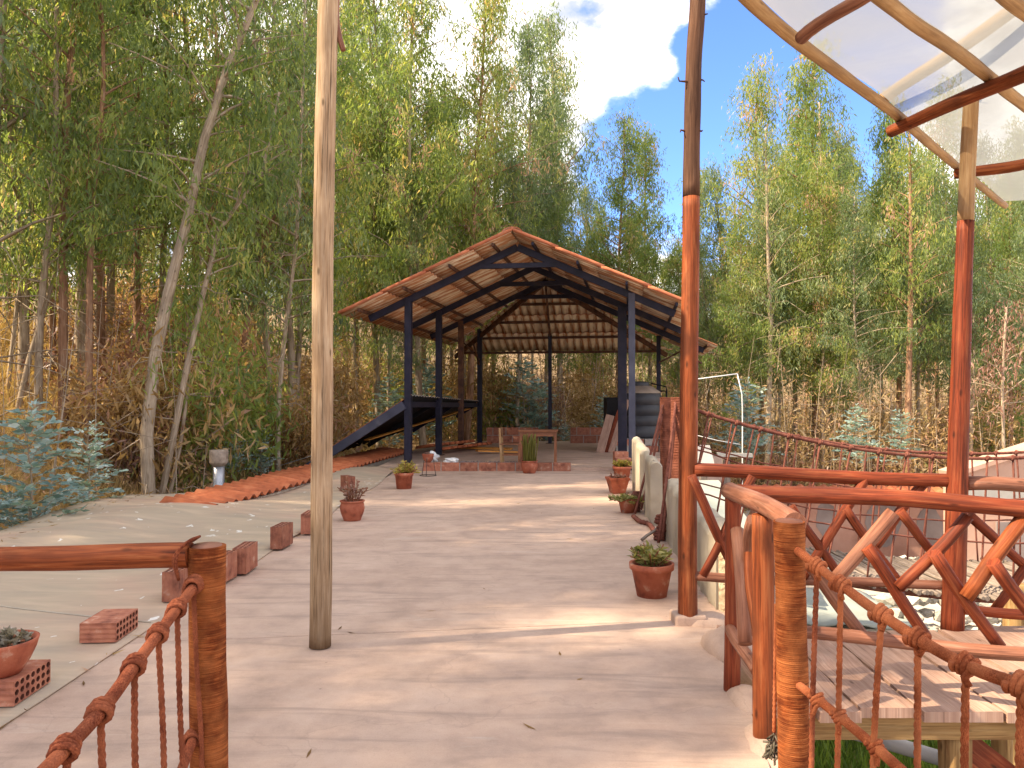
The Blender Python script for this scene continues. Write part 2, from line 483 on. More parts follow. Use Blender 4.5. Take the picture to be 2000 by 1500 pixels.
def sheet_mat(under):
    m, nt, b = newmat("roof_sheet_" + ("underside" if under else "top"))
    v = coords(nt, "UV", (1, 1, 1))
    f = noise(nt, v, 2.4, 5, 0.6)
    st = noise(nt, coords(nt, "UV", (9, 0.8, 1)), 2.0, 5, 0.6)
    oi = nd(nt, "ShaderNodeObjectInfo")
    if under:
        col = ramp(nt, f, [(0.3, (0.62, 0.50, 0.36)), (0.55, (0.74, 0.62, 0.47)), (0.75, (0.8, 0.71, 0.57))])
        stain = mix(nt, oi.outputs["Random"], (0.50, 0.24, 0.115), (0.38, 0.15, 0.065))
        sepx = nd(nt, "ShaderNodeSeparateXYZ")
        tcu = nd(nt, "ShaderNodeTexCoord")
        nt.links.new(tcu.outputs["UV"], sepx.inputs[0])
        wv = nd(nt, "ShaderNodeMath", operation='SINE')
        mu = nd(nt, "ShaderNodeMath", operation='MULTIPLY')
        nt.links.new(sepx.outputs[0], mu.inputs[0])
        mu.inputs[1].default_value = 2 * math.pi / 0.25
        nt.links.new(mu.outputs[0], wv.inputs[0])
        ad = nd(nt, "ShaderNodeMath", operation='MULTIPLY_ADD')
        nt.links.new(wv.outputs[0], ad.inputs[0])
        ad.inputs[1].default_value = 0.10
        nt.links.new(st, ad.inputs[2])
        col = mix(nt, ramp(nt, ad.outputs[0], [(0.50, (0, 0, 0)), (0.60, (0.95, 0.95, 0.95))]), col, stain)
    else:
        col = ramp(nt, f, [(0.3, (0.33, 0.10, 0.05)), (0.5, (0.48, 0.16, 0.08)), (0.75, (0.58, 0.24, 0.13))])
        col = mix(nt, ramp(nt, st, [(0.55, (0, 0, 0)), (0.75, (0.5, 0.5, 0.5))]), col, (0.3, 0.17, 0.12))
    nt.links.new(col, b.inputs["Base Color"])
    setv(b, Roughness=0.85)
    b.inputs["Specular IOR Level"].default_value = 0.2
    bump(nt, b, noise(nt, v, 20, 5), 0.2, 0.005)
    return m


M['sheet_top'] = sheet_mat(False)
M['sheet_under'] = sheet_mat(True)


def leaf_mat(name, stops, trans=0.4, rough=0.45, spec=0.35):
    """colour by the per-leaf 'tint' attribute, shifted a little per tree"""
    m, nt, b = newmat(name)
    at = nd(nt, "ShaderNodeAttribute", attribute_name="tint")
    oi = nd(nt, "ShaderNodeObjectInfo")
    sh = nd(nt, "ShaderNodeMath", operation='MULTIPLY_ADD')
    nt.links.new(oi.outputs["Random"], sh.inputs[0])
    sh.inputs[1].default_value = 0.30
    sh.inputs[2].default_value = -0.10
    ad = nd(nt, "ShaderNodeMath", operation='ADD', use_clamp=True)
    nt.links.new(at.outputs["Fac"], ad.inputs[0])
    nt.links.new(sh.outputs[0], ad.inputs[1])
    col = ramp(nt, ad.outputs[0], stops)
    nt.links.new(col, b.inputs["Base Color"])
    setv(b, Roughness=rough)
    b.inputs["Specular IOR Level"].default_value = spec
    tr = nd(nt, "ShaderNodeBsdfTranslucent")
    tc = mix(nt, 1.0, col, (1.6, 1.5, 0.8), 'MULTIPLY')
    nt.links.new(tc, tr.inputs["Color"])
    ms = nd(nt, "ShaderNodeMixShader")
    ms.inputs[0].default_value = trans
    nt.links.new(b.outputs[0], ms.inputs[1])
    nt.links.new(tr.outputs[0], ms.inputs[2])
    nt.links.new(ms.outputs[0], nt.nodes["Material Output"].inputs["Surface"])
    return m


M['leaf'] = leaf_mat("eucalyptus_leaf", [(0.0, (0.084, 0.131, 0.054)), (0.28, (0.139, 0.206, 0.076)), (0.55, (0.221, 0.299, 0.096)), (0.78, (0.345, 0.386, 0.122)), (0.9, (0.467, 0.420, 0.181)), (1.0, (0.590, 0.378, 0.306))], 0.58)
M['leaf_cool'] = leaf_mat("eucalyptus_leaf_cool", [(0.0, (0.089, 0.135, 0.081)), (0.35, (0.146, 0.208, 0.115)), (0.65, (0.230, 0.299, 0.145)), (0.88, (0.356, 0.389, 0.175)), (1.0, (0.516, 0.421, 0.263))], 0.5)
M['leaf_dry'] = leaf_mat("dry_brown_leaf", [(0.0, (0.14, 0.085, 0.04)), (0.3, (0.27, 0.17, 0.075)), (0.55, (0.40, 0.27, 0.125)), (0.72, (0.48, 0.35, 0.19)), (0.86, (0.46, 0.26, 0.21)), (0.95, (0.17, 0.19, 0.055)), (1.0, (0.56, 0.46, 0.33))], 0.36, 0.7, 0.1)
M['leaf_blue'] = leaf_mat("glaucous_leaf", [(0.0, (0.12, 0.20, 0.20)), (0.4, (0.22, 0.33, 0.325)), (0.75, (0.33, 0.45, 0.45)), (1.0, (0.5, 0.58, 0.58))], 0.25, 0.55, 0.3)
M['leaf_green'] = leaf_mat("fresh_green_leaf", [(0.0, (0.05, 0.10, 0.02)), (0.5, (0.13, 0.21, 0.035)), (1.0, (0.25, 0.34, 0.06))], 0.4)
M['leaf_yellow'] = leaf_mat("yellow_green_leaf", [(0.0, (0.16, 0.155, 0.03)), (0.5, (0.34, 0.30, 0.06)), (1.0, (0.52, 0.44, 0.14))], 0.4)
M['leaf_olive'] = leaf_mat("olive_succulent", [(0.0, (0.12, 0.13, 0.04)), (0.5, (0.27, 0.27, 0.09)), (1.0, (0.45, 0.42, 0.18))], 0.35)
M['leaf_pink'] = leaf_mat("pinkish_leaf", [(0.0, (0.14, 0.07, 0.05)), (0.5, (0.27, 0.14, 0.11)), (1.0, (0.40, 0.27, 0.22))], 0.3)
M['leaf_grey'] = leaf_mat("grey_succulent", [(0.0, (0.10, 0.085, 0.06)), (0.5, (0.22, 0.19, 0.14)), (1.0, (0.36, 0.32, 0.25))], 0.2)
M['straw'] = leaf_mat("dry_straw", [(0.0, (0.28, 0.19, 0.085)), (0.5, (0.48, 0.36, 0.175)), (1.0, (0.62, 0.5, 0.3))], 0.35, 0.7, 0.15)
M['ground'] = simple("dry_forest_ground", [(0.25, (0.085, 0.055, 0.03)), (0.45, (0.17, 0.11, 0.055)), (0.62, (0.27, 0.185, 0.095)), (0.8, (0.33, 0.24, 0.13))], 0.9, 0.95, detail=9, bstr=0.9, bdist=0.08, bscale=5)
M['yard'] = simple("pale_dusty_yard", [(0.3, (0.38, 0.33, 0.27)), (0.6, (0.52, 0.46, 0.39))], 1.2, 0.95, detail=8, bstr=0.5, bdist=0.03)


def plastic_mat():
    m, nt, b = newmat("milky_plastic_sheet")
    out = nt.nodes["Material Output"]
    nt.nodes.remove(b)
    v = coords(nt, "Object", rand=False)
    f = noise(nt, v, 1.4, 5, 0.6, 0.8)
    f2 = noise(nt, v, 9, 5, 0.6)
    tr = nd(nt, "ShaderNodeBsdfTransparent")
    tr.inputs["Color"].default_value = (0.80, 0.85, 0.87, 1)
    tl = nd(nt, "ShaderNodeBsdfTranslucent")
    tl.inputs["Color"].default_value = (0.27, 0.275, 0.27, 1)
    df = nd(nt, "ShaderNodeBsdfDiffuse")
    df.inputs["Color"].default_value = (0.50, 0.52, 0.52, 1)
    gl = nd(nt, "ShaderNodeBsdfGlossy")
    gl.inputs["Roughness"].default_value = 0.45
    m1 = nd(nt, "ShaderNodeMixShader")
    m1.inputs[0].default_value = 0.30
    nt.links.new(tl.outputs[0], m1.inputs[1])
    nt.links.new(df.outputs[0], m1.inputs[2])
    m2 = nd(nt, "ShaderNodeMixShader")
    fac = ramp(nt, f, [(0.3, (0.66, 0.66, 0.66)), (0.7, (0.8, 0.8, 0.8))])
    nt.links.new(fac, m2.inputs[0])
    nt.links.new(tr.outputs[0], m2.inputs[1])
    nt.links.new(m1.outputs[0], m2.inputs[2])
    m3 = nd(nt, "ShaderNodeMixShader")
    m3.inputs[0].default_value = 0.05
    nt.links.new(m2.outputs[0], m3.inputs[1])
    nt.links.new(gl.outputs[0], m3.inputs[2])
    nt.links.new(m3.outputs[0], out.inputs["Surface"])
    return m


M['plastic'] = plastic_mat()


# ------------------------------------------------------------------ mesh helpers
class MB:
    def __init__(self):
        self.v, self.f, self.uv, self.mi, self.sm = [], [], [], [], []

    def face(self, idx, uv=None, mi=0, smooth=False):
        self.f.append(tuple(idx))
        self.uv.append(uv or [(0, 0)] * len(idx))
        self.mi.append(mi)
        self.sm.append(smooth)

    def box(self, c, s, rot=None, mi=0, taper=1.0):
        """box of size s centred at c; UVs follow the longest axis"""
        c, hs = Vector(c), [x / 2 for x in s]
        b = len(self.v)
        for sz in (-1, 1):
            for sy in (-1, 1):
                for sx in (-1, 1):
                    t = taper if sz > 0 else 1
                    p = Vector((sx * hs[0] * t, sy * hs[1] * t, sz * hs[2]))
                    if rot is not None:
                        p = rot @ p
                    self.v.append(c + p)
        la = max(range(3), key=lambda i: s[i])
        quads = [((0, 2, 3, 1), 2), ((4, 5, 7, 6), 2), ((0, 1, 5, 4), 1), ((2, 6, 7, 3), 1), ((0, 4, 6, 2), 0), ((1, 3, 7, 5), 0)]
        loc = [(sx * hs[0], sy * hs[1], sz * hs[2]) for sz in (-1, 1) for sy in (-1, 1) for sx in (-1, 1)]
        off = rnd.random() * 5
        for q, ax in quads:
            oth = [i for i in range(3) if i != ax]
            if la in oth:
                vv = la
                uu = [i for i in oth if i != la][0]
            else:
                uu, vv = oth
            self.face([b + i for i in q], [(loc[i][uu] + off, loc[i][vv] + off) for i in q], mi)
        return self

    def tube(self, pts, rad, n=10, cap=True, mi=0, wob=0.0, lobes=None, seed=0, smooth=True):
        """tube through pts; rad a number, list or function(s, angle)->radius"""
        pts = [Vector(p) for p in pts]
        rr = random.Random(seed)
        b = len(self.v)
        L = [0.0]
        for i in range(1, len(pts)):
            L.append(L[-1] + (pts[i] - pts[i - 1]).length)
        t0 = (pts[1] - pts[0]).normalized()
        up = Vector((0, 0, 1)) if abs(t0.z) < 0.9 else Vector((1, 0, 0))
        nx = t0.cross(up).normalized()
        off = rr.random() * 7
        ph = [rr.random() * 6.28 for _ in range(4)]
        m = len(pts)
        for i, p in enumerate(pts):
            t = (pts[min(i + 1, m - 1)] - pts[max(i - 1, 0)]).normalized()
            nx = (nx - t * nx.dot(t)).normalized()
            ny = t.cross(nx)
            r0 = rad if isinstance(rad, (int, float)) else (rad[i] if isinstance(rad, (list, tuple)) else None)
            for k in range(n):
                a = 2 * math.pi * k / n
                r = rad(L[i], a) if r0 is None else r0
                if wob:
                    r *= 1 + wob * (math.sin(L[i] * 5.1 + ph[0] + a) * 0.5 + math.sin(L[i] * 11 + ph[1] + 2 * a) * 0.35 + math.sin(a * 3 + ph[2] + L[i] * 2.3) * 0.3)
                self.v.append(p + nx * (r * math.cos(a)) + ny * (r * math.sin(a)))
        rad0 = 0.03 if not isinstance(rad, (int, float)) else rad
        if isinstance(rad, (list, tuple)):
            rad0 = sum(rad) / len(rad)
        w = 2 * math.pi * rad0 / n
        for i in range(m - 1):
            for k in range(n):
                k2 = (k + 1) % n
                u0, u1 = k * w + off, (k + 1) * w + off
                self.face((b + i * n + k, b + i * n + k2, b + (i + 1) * n + k2, b + (i + 1) * n + k),
                          [(u0, L[i] + off), (u1, L[i] + off), (u1, L[i + 1] + off), (u0, L[i + 1] + off)], mi, smooth)
        if cap:
            for i, order in ((0, range(n - 1, -1, -1)), (m - 1, range(n))):
                self.face([b + i * n + k for k in order], [(off + 0.03 * math.cos(k), off + 0.003 * math.sin(k)) for k in order], mi)
        return self

    def lathe(self, prof, n=24, c=(0, 0, 0), mi=0, smooth=True):
        c = Vector(c)
        b = len(self.v)
        for r, z in prof:
            for k in range(n):
                a = 2 * math.pi * k / n
                self.v.append(c + Vector((r * math.cos(a), r * math.sin(a), z)))
        for i in range(len(prof) - 1):
            for k in range(n):
                k2 = (k + 1) % n
                self.face((b + i * n + k, b + i * n + k2, b + (i + 1) * n + k2, b + (i + 1) * n + k), None, mi, smooth)
        return self

    def prism(self, poly, z0, z1, mi=0):
        b = len(self.v)
        n = len(poly)
        for z in (z0, z1):
            for p in poly:
                self.v.append(Vector((p[0], p[1], z)))
        self.face([b + n + i for i in range(n)], [(p[0], p[1]) for p in poly], mi)
        self.face([b + i for i in range(n - 1, -1, -1)], [(poly[i][0], poly[i][1]) for i in range(n - 1, -1, -1)], mi)
        for i in range(n):
            j = (i + 1) % n
            self.face((b + i, b + j, b + n + j, b + n + i), None, mi)
        return self

    def mesh(self, name, mats):
        me = bpy.data.meshes.new(name)
        me.from_pydata([tuple(p) for p in self.v], [], self.f)
        for m in (mats if isinstance(mats, (list, tuple)) else [mats]):
            me.materials.append(M[m])
        me.polygons.foreach_set("material_index", self.mi)
        me.polygons.foreach_set("use_smooth", self.sm)
        uvl = me.uv_layers.new(name="UVMap")
        flat = [x for f in self.uv for c in f for x in c]
        uvl.data.foreach_set("uv", flat)
        me.update()
        return me

    def build(self, name, mats, parent=None, loc=None):
        return obj(name, self.mesh(name, mats), parent, loc)


def obj(name, me, parent=None, loc=None):
    o = bpy.data.objects.new(name, me)
    C.objects.link(o)
    if parent is not None:
        o.parent = parent
    if loc is not None:
        o.location = loc
    return o


def thing(name, label, cat, loc=(0, 0, 0), rz=0.0, group=None):
    o = bpy.data.objects.new(name, None)
    o.empty_display_size = 0.1
    C.objects.link(o)
    o.location = loc
    o.rotation_euler = (0, 0, rz)
    return tag(o, label, cat, group)


def tag(o, label=None, cat=None, group=None, kind=None):
    if label:
        o['label'] = label
    if cat:
        o['category'] = cat
    if group:
        o['group'] = group
    if kind:
        o['kind'] = kind
    return o


def bevel(o, w=0.006, seg=2):
    md = o.modifiers.new("bevel", 'BEVEL')
    md.width = w
    md.segments = seg
    md.limit_method = 'ANGLE'
    return o


def spline(pts, step=0.1):
    """Catmull-Rom through pts, resampled roughly every step"""
    pts = [Vector(p) for p in pts]
    if len(pts) == 2:
        n = max(2, int((pts[1] - pts[0]).length / step))
        return [pts[0].lerp(pts[1], i / n) for i in range(n + 1)]
    q = [pts[0] * 2 - pts[1]] + pts + [pts[-1] * 2 - pts[-2]]
    out = []
    for i in range(1, len(q) - 2):
        a, b, c, d = q[i - 1], q[i], q[i + 1], q[i + 2]
        n = max(1, int((c - b).length / step))
        for k in range(n):
            t = k / n
            out.append(0.5 * ((2 * b) + (c - a) * t + (2 * a - 5 * b + 4 * c - d) * t * t + (3 * b - a - 3 * c + d) * t ** 3))
    out.append(pts[-1])
    return out


_seed = [100]


def log(name, pts, r, mat, parent=None, n=14, wob=0.07, step=0.07, r_end=None, bend=0.012):
    _seed[0] += 1
    rr = random.Random(_seed[0])
    pp = spline(pts, step)
    m = len(pp)
    ax = [Vector((rr.uniform(-1, 1), rr.uniform(-1, 1), rr.uniform(-1, 1))) * bend for _ in range(2)]
    fr = [rr.uniform(3, 6), rr.uniform(7, 11)]
    pp = [p + ax[0] * math.sin(fr[0] * i / m) + ax[1] * 0.5 * math.sin(fr[1] * i / m) for i, p in enumerate(pp)]
    re = r_end if r_end is not None else r * rr.uniform(0.9, 0.98)
    rad = [r + (re - r) * i / (m - 1) for i in range(m)]
    mb = MB().tube(pp, rad, n, wob=wob, seed=_seed[0])
    return mb.build(name, mat, parent)


def rope_mesh(pts, r, mat, name, parent=None, step=None, twist=None, n=9):
    """three-strand laid rope"""
    _seed[0] += 1
    step = step or r * 0.5
    tw = twist or 2 * math.pi / (r * 2.6) / 3
    pp = spline(pts, step)
    mb = MB().tube(pp, lambda s, a: r * (0.72 + 0.32 * abs(math.cos(1.5 * (a - tw * s)))), n, seed=_seed[0])
    return mb.build(name, mat, parent)


def wrapped(name, pts, r, mat, parent=None, pitch=0.012, n=16, amp=0.05):
    """pole or cable closely bound with twine: a ridge for every turn"""
    _seed[0] += 1
    pp = spline(pts, pitch / 4)
    rr = random.Random(_seed[0])
    ph = rr.random() * 6
    k = 2 * math.pi / pitch
    mb = MB().tube(pp, lambda s, a: r * (1 - amp + amp * abs(math.sin(0.5 * (k * s - a))) + 0.02 * math.sin(s * 9 + ph) + 0.012 * math.sin(s * 23 + a * 2 + ph)), n, seed=_seed[0])
    return mb.build(name, mat, parent)


def knot(name, c, axis, r, rr_, mat, parent, turns=3, tail=True):
    """a few turns of cord around a rope, with a loose end"""
    axis = Vector(axis).normalized()
    up = Vector((0, 0, 1)) if abs(axis.z) < 0.9 else Vector((1, 0, 0))
    a = axis.cross(up).normalized()
    b = axis.cross(a)
    pts = []
    c = Vector(c)
    nn = 12 * turns
    for i in range(nn + 1):
        t = i / nn
        ang = t * turns * 2 * math.pi
        pts.append(c + axis * ((t - 0.5) * turns * rr_ * 1.7) + (a * math.cos(ang) + b * math.sin(ang)) * (r + rr_ * (0.6 + 0.25 * math.sin(ang * 1.7))))
    if tail:
        e = pts[-1]
        pts += [e + Vector((rnd.uniform(-1, 1), rnd.uniform(-1, 1), -1)) * rr_ * 1.5, e + Vector((rnd.uniform(-1, 1), rnd.uniform(-1, 1), -2)) * rr_ * 2]
    mb = MB().tube(pts, rr_, 6, seed=nn)
    return mb.build(name, mat, parent)


# ------------------------------------------------------------------ terrain
def sstep(a, b, x):
    t = min(1, max(0, (x - a) / (b - a)))
    return t * t * (3 - 2 * t)


def terrain(x, y):
    xs = -6.3 + 0.14 * max(0, min(y, 40) - 10)
    left = xs - x
    hill = 0.0
    if left > 0:
        hill = 0.52 * left if left < 13 else 6.76 + 0.10 * (left - 13)
        hill *= sstep(0, 2.5, left) * 0.25 + 0.75
        hill *= 1 - 0.55 * sstep(22, 34, y)
    base = -0.95
    base += (0.75) * sstep(26.5, 29, y)
    if y < 26:
        r = -1.4 * sstep(1.2, 1.9, x - 0.12 * max(0, y - 5)) * (1 - sstep(23, 28, y))
    else:
        r = 0
    r2 = -2.0 * sstep(3.5, 9, x) * sstep(24, 28, y)
    back = 0.06 * max(0, y - 34) + 0.10 * max(0, y - 48)
    return base + hill + min(r, 0) + r2 + back + 0.12 * math.sin(x * 0.9 + y * 0.5) * sstep(0.3, 3, left) + 0.1 * math.sin(x * 0.37 - y * 0.61) * sstep(28, 34, y)


nx_, ny_ = 150, 130
xs_ = np.concatenate([np.linspace(-90, -30, 20), np.linspace(-29, 20, 110), np.linspace(21, 90, 20)])
ys_ = np.concatenate([np.linspace(-30, -4, 12), np.linspace(-3, 45, 98), np.linspace(47, 140, 20)])
tv = [(x, y, terrain(x, y)) for y in ys_ for x in xs_]
nx_, ny_ = len(xs_), len(ys_)
tf = [(j * nx_ + i, j * nx_ + i + 1, (j + 1) * nx_ + i + 1, (j + 1) * nx_ + i) for j in range(ny_ - 1) for i in range(nx_ - 1)]
me = bpy.data.meshes.new("terrain")
me.from_pydata(tv, [], tf)
me.materials.append(M['ground'])
me.materials.append(M['yard'])
me.polygons.foreach_set("use_smooth", [True] * len(tf))
mi = []
for a, b, c, d in tf:
    x = (tv[a][0] + tv[b][0]) / 2
    y = (tv[a][1] + tv[d][1]) / 2
    mi.append(1 if x > 1.6 and y < 25 and x < 30 and not (2.0 < x < 5.2 and 3.6 < y < 10) else 0)
me.polygons.foreach_set("material_index", mi)
tag(obj("terrain", me), kind='structure')
far = MB()
far.prism([(-600, -600), (600, -600), (600, 900), (-600, 900)], -4.2, -4.0)
tag(far.build("ground", 'ground'), kind='structure')

# ------------------------------------------------------------------ terrace floor with its cast slabs
right_edge = [(1.02, 2.0), (1.04, 3.0), (1.16, 3.7), (1.25, 4.3), (1.36, 5.0), (1.66, 5.5), (1.86, 9.0), (2.25, 12.8), (2.6, 16.25)]
outline = [(-2.42, 2.0)] + right_edge + [(-2.36, 16.25)]
floor = MB().prism(outline, -2.6, -0.016)
floor_o = tag(floor.build("terrace_floor", 'cement'), kind='structure')


def redge(y):
    for (x0, y0), (x1, y1) in zip(right_edge, right_edge[1:]):
        if y0 <= y <= y1:
            return x0 + (x1 - x0) * (y - y0) / (y1 - y0)
    return right_edge[-1][0]


joints = [(2.0, 2.0), (4.86, 5.42), (7.7, 8.4), (10.9, 11.4), (13.6, 13.8), (16.25, 16.25)]   # y at the left edge, y at the right edge
for (a0, b0), (a1, b1) in zip(joints, joints[1:]):
    g = 0.006
    poly = [(-2.42, a0 + g), (redge(b0), b0 + g)] + [(x, y) for x, y in right_edge if b0 + 0.05 < y < b1 - 0.05] + [(redge(b1), b1 - g), (-2.42, a1 - g)]
    s = MB().prism(poly, -0.015, 0.0)
    bevel(s.build("slab", 'floor', floor_o), 0.003, 1)

# cement lumps along the right edge of the floor, round the feet of the posts
def lump(name, c, s, mat, parent, seed=1, amp=0.16):
    import bmesh
    bm = bmesh.new()
    bmesh.ops.create_icosphere(bm, subdivisions=3, radius=1)
    rr = random.Random(seed)
    ph = [rr.random() * 6 for _ in range(6)]
    for v in bm.verts:
        p = v.co
        k = 1 + amp * (math.sin(p.x * 3 + ph[0]) * math.sin(p.y * 4 + ph[1]) + 0.6 * math.sin(p.z * 6 + ph[2] + p.x * 5) + 0.3 * math.sin(p.y * 11 + ph[3]))
        v.co = Vector((p.x * s[0] * k, p.y * s[1] * k, p.z * s[2] * k))
    me = bpy.data.meshes.new(name)
    bm.to_mesh(me)
    bm.free()
    me.materials.append(M[mat])
    me.polygons.foreach_set("use_smooth", [True] * len(me.polygons))
    o = obj(name, me, parent, c)
    return o


lump("cement_mound", (1.34, 4.72, -0.06), (0.17, 0.30, 0.20), 'floor', floor_o, 3, 0.08)
lump("cement_mound", (1.20, 3.98, -0.10), (0.13, 0.25, 0.15), 'floor', floor_o, 5, 0.08)
lump("cement_mound", (1.12, 3.45, -0.12), (0.10, 0.34, 0.15), 'floor', floor_o, 8, 0.08)
lump("cement_mound", (1.33, 5.32, -0.05), (0.19, 0.16, 0.12), 'floor', floor_o, 11, 0.07)

# pavilion floor: a step up
PO = Vector((0.12, 16.65, 0))
AX = R(9.02)
U = Vector((math.sin(AX), math.cos(AX), 0))
V = Vector((math.cos(AX), -math.sin(AX), 0))


def W(v, u, z):
    return PO + V * v + U * u + Vector((0, 0, z))


pf = MB().prism([(-2.9, 16.25), (2.75, 16.25), (3.0, 18.5), (5.2, 19.0), (5.6, 25.9), (-2.6, 25.9)], -2.6, 0.055)
tag(pf.build("pavilion_floor", 'floor'), kind='structure')

# ------------------------------------------------------------------ the tarpaulin over the neighbouring low roof
roof_base = MB().prism([(-5.62, -1.0), (-2.43, -1.0), (-2.37, 16.2), (-3.3, 16.2), (-5.62, 11.6)], -1.4, -0.05)
tag(roof_base.build("low_building", 'cement'), "low cement building under the spread tarpaulin beside the terrace", "building")


def tarp_z(x, y):
    e = (x + 2.4) / -3.2
    z = 0.012 + 0.09 * e * e + 0.02 * math.sin(y * 1.3 + x) * e + 0.035 * math.exp(-((x + 4.6 - 0.25 * (y - 9)) / 0.5) ** 2) * (1 + math.sin(y * 0.9))
    if y > 8.6:
        z += 0.05 * math.sin((y - 8.6) * 1.1) * min(1, max(0, (x + 2.6) / -0.8))
    return z


tb = MB()
ny = 120
nx = 26
for j in range(ny + 1):
    y = -1.0 + 17.1 * j / ny
    xr = -2.40 + 0.012 * math.sin(y * 2.1)
    if y > 8.3:
        xr += 0.05 * math.sin((y - 8.3) * 1.5)
    xl = -5.6 if y < 11.3 else -5.6 + (y - 11.3) * 0.45
    for i in range(nx + 1):
        x = xr + (xl - xr) * i / nx
        tb.v.append(Vector((x, y, tarp_z(x, y) + (0.012 if i == 0 and 8.4 < y < 10 else 0))))
for j in range(ny):
    for i in range(nx):
        a = j * (nx + 1) + i
        tb.face((a, a + nx + 1, a + nx + 2, a + 1), None, 0, True)
tarp = tb.build("tarpaulin", 'tarp')
sol = tarp.modifiers.new("thickness", 'SOLIDIFY')
sol.thickness = 0.008
tag(tarp, "large faded tan tarpaulin spotted with white paint, spread along the terrace's left side", "tarpaulin")
# seams of the tarpaulin
for name, pts in (("seam", [(-5.55, 5.9), (-4.6, 5.85), (-3.5, 5.55), (-2.45, 5.25)]),):
    pp = [Vector((p.x, p.y, tarp_z(p.x, p.y) + 0.004)) for p in spline([Vector((*q, 0)) for q in pts], 0.08)]
    MB().tube(pp, 0.007, 5).build(name, 'cement', tarp)


# ------------------------------------------------------------------ row of clay tiles along the edge of the tarpaulin
tile_row = thing("tile_coping", "long row of overlapping red corrugated tiles along the tarpaulin's far edge", "roof tiles", (0, 0, 0))


def tile_mesh(L=0.55, w=0.27):
    mb = MB()
    n = 10
    th = 0.014
    for layer in (0, 1):
        for j in (0, 1):
            y = -L / 2 + L * j
            ww = w * (1.0 if j == 0 else 0.88)
            for i in range(n + 1):
                t = i / n
                x = (t - 0.5) * ww
                z = 0.034 * (1 - math.cos(2 * math.pi * t)) * (1.0 if j == 0 else 0.92) / 1.0 - th * layer
                mb.v.append(Vector((x, y, z)))
    s = n + 1
    for i in range(n):
        mb.face((i, i + 1, s + i + 1, s + i), None, 0, True)
        mb.face((2 * s + i + 1, 2 * s + i, 3 * s + i, 3 * s + i + 1), None, 0, True)
        mb.face((i + 1, i, 2 * s + i, 2 * s + i + 1), None, 1)
        mb.face((s + i, s + i + 1, 3 * s + i + 1, 3 * s + i), None, 1)
    return mb.mesh("tile", ['tile_clay', 'brick_dark'])


tm = tile_mesh(0.47, 0.27)


def coping_mesh(L=0.74, w=0.80, waves=3):
    mb = MB()
    n = waves * 8
    for layer in (0, 1):
        for j in range(3):
            for i in range(n + 1):
                t = i / n
                mb.v.append(Vector(((t - 0.5) * w, -L / 2 + L * j / 2, 0.033 * (1 - math.cos(2 * math.pi * waves * t)) + 0.010 * (0.5 - t) - 0.013 * layer + 0.012 * (j == 1))))
    q = n + 1
    for i in range(n):
        for j in range(2):
            a = j * q + i
            mb.face((a, a + 1, a + q + 1, a + q), None, 0, True)
            b = 3 * q + a
            mb.face((b + 1, b, b + q, b + q + 1), None, 0, True)
        mb.face((i + 1, i, 3 * q + i, 3 * q + i + 1), None, 1)
        mb.face((2 * q + i, 2 * q + i + 1, 5 * q + i + 1, 5 * q + i), None, 1)
    for i in (0, n):
        for j in range(2):
            a = j * q + i
            mb.face((a, a + q, 3 * q + a + q, 3 * q + a), None, 0)
    return mb.mesh("tile", ['tile_clay', 'brick_dark'])


cm = coping_mesh()
lip0, lip1 = G(412, 990, 0.1), G(800, 880, 0.1)
ldir = (lip1 - lip0)
nt_ = int(ldir.length / 0.765)
lperp = Vector((-ldir.y, ldir.x, 0)).normalized()
rzt = math.atan2(ldir.y, ldir.x)
for k in range(nt_):
    p = lip0 + ldir * ((k + 0.5) / nt_) + lperp * 0.36
    p.z = 0.10 + rnd.uniform(-0.004, 0.004)
    o = obj("tile", cm, tile_row, p)
    o.rotation_euler = (R(8) + rnd.uniform(-0.015, 0.015), rnd.uniform(-0.01, 0.01), rzt + rnd.uniform(-0.012, 0.012))
bed = MB()
q0, q1 = lip0 + lperp * 0.06, lip1 + lperp * 0.06
bed.prism([(q0.x, q0.y), (q1.x, q1.y), ((lip1 + lperp * 0.9).x, (lip1 + lperp * 0.9).y), ((lip0 + lperp * 0.9).x, (lip0 + lperp * 0.9).y)], -0.6, 0.02)
bed.build("bed", 'cement', tile_row)

# ------------------------------------------------------------------ chimney pipe
cp = G(428, 962, -0.2)
cp = P(427, 955, 13.4)
ch = thing("flue_pipe", "grey metal flue pipe with a wide cap behind the clay tiles", "flue pipe", (cp.x, cp.y, terrain(cp.x, cp.y)))
zt = P(427, 905, 13.4).z - ch.location.z
zc = P(427, 880, 13.4).z - ch.location.z
MB().lathe([(0.0, -0.1), (0.095, -0.1), (0.095, zt * 0.55), (0.1, zt * 0.56), (0.095, zt * 0.57), (0.095, zt), (0, zt)], 22).build("pipe", 'metal', ch)
MB().lathe([(0.10, zt - 0.05), (0.155, zt + 0.01), (0.158, zt + 0.02), (0.158, zc), (0.15, zc + 0.012), (0, zc + 0.02)], 22).build("cap", 'metal_cap', ch)

# ------------------------------------------------------------------ pavilion
pav = thing("pavilion", "open pavilion of dark navy posts under a red tiled gable roof", "pavilion", PO, -AX)
ZR, SL, HWD = 5.0, 0.45, 3.75


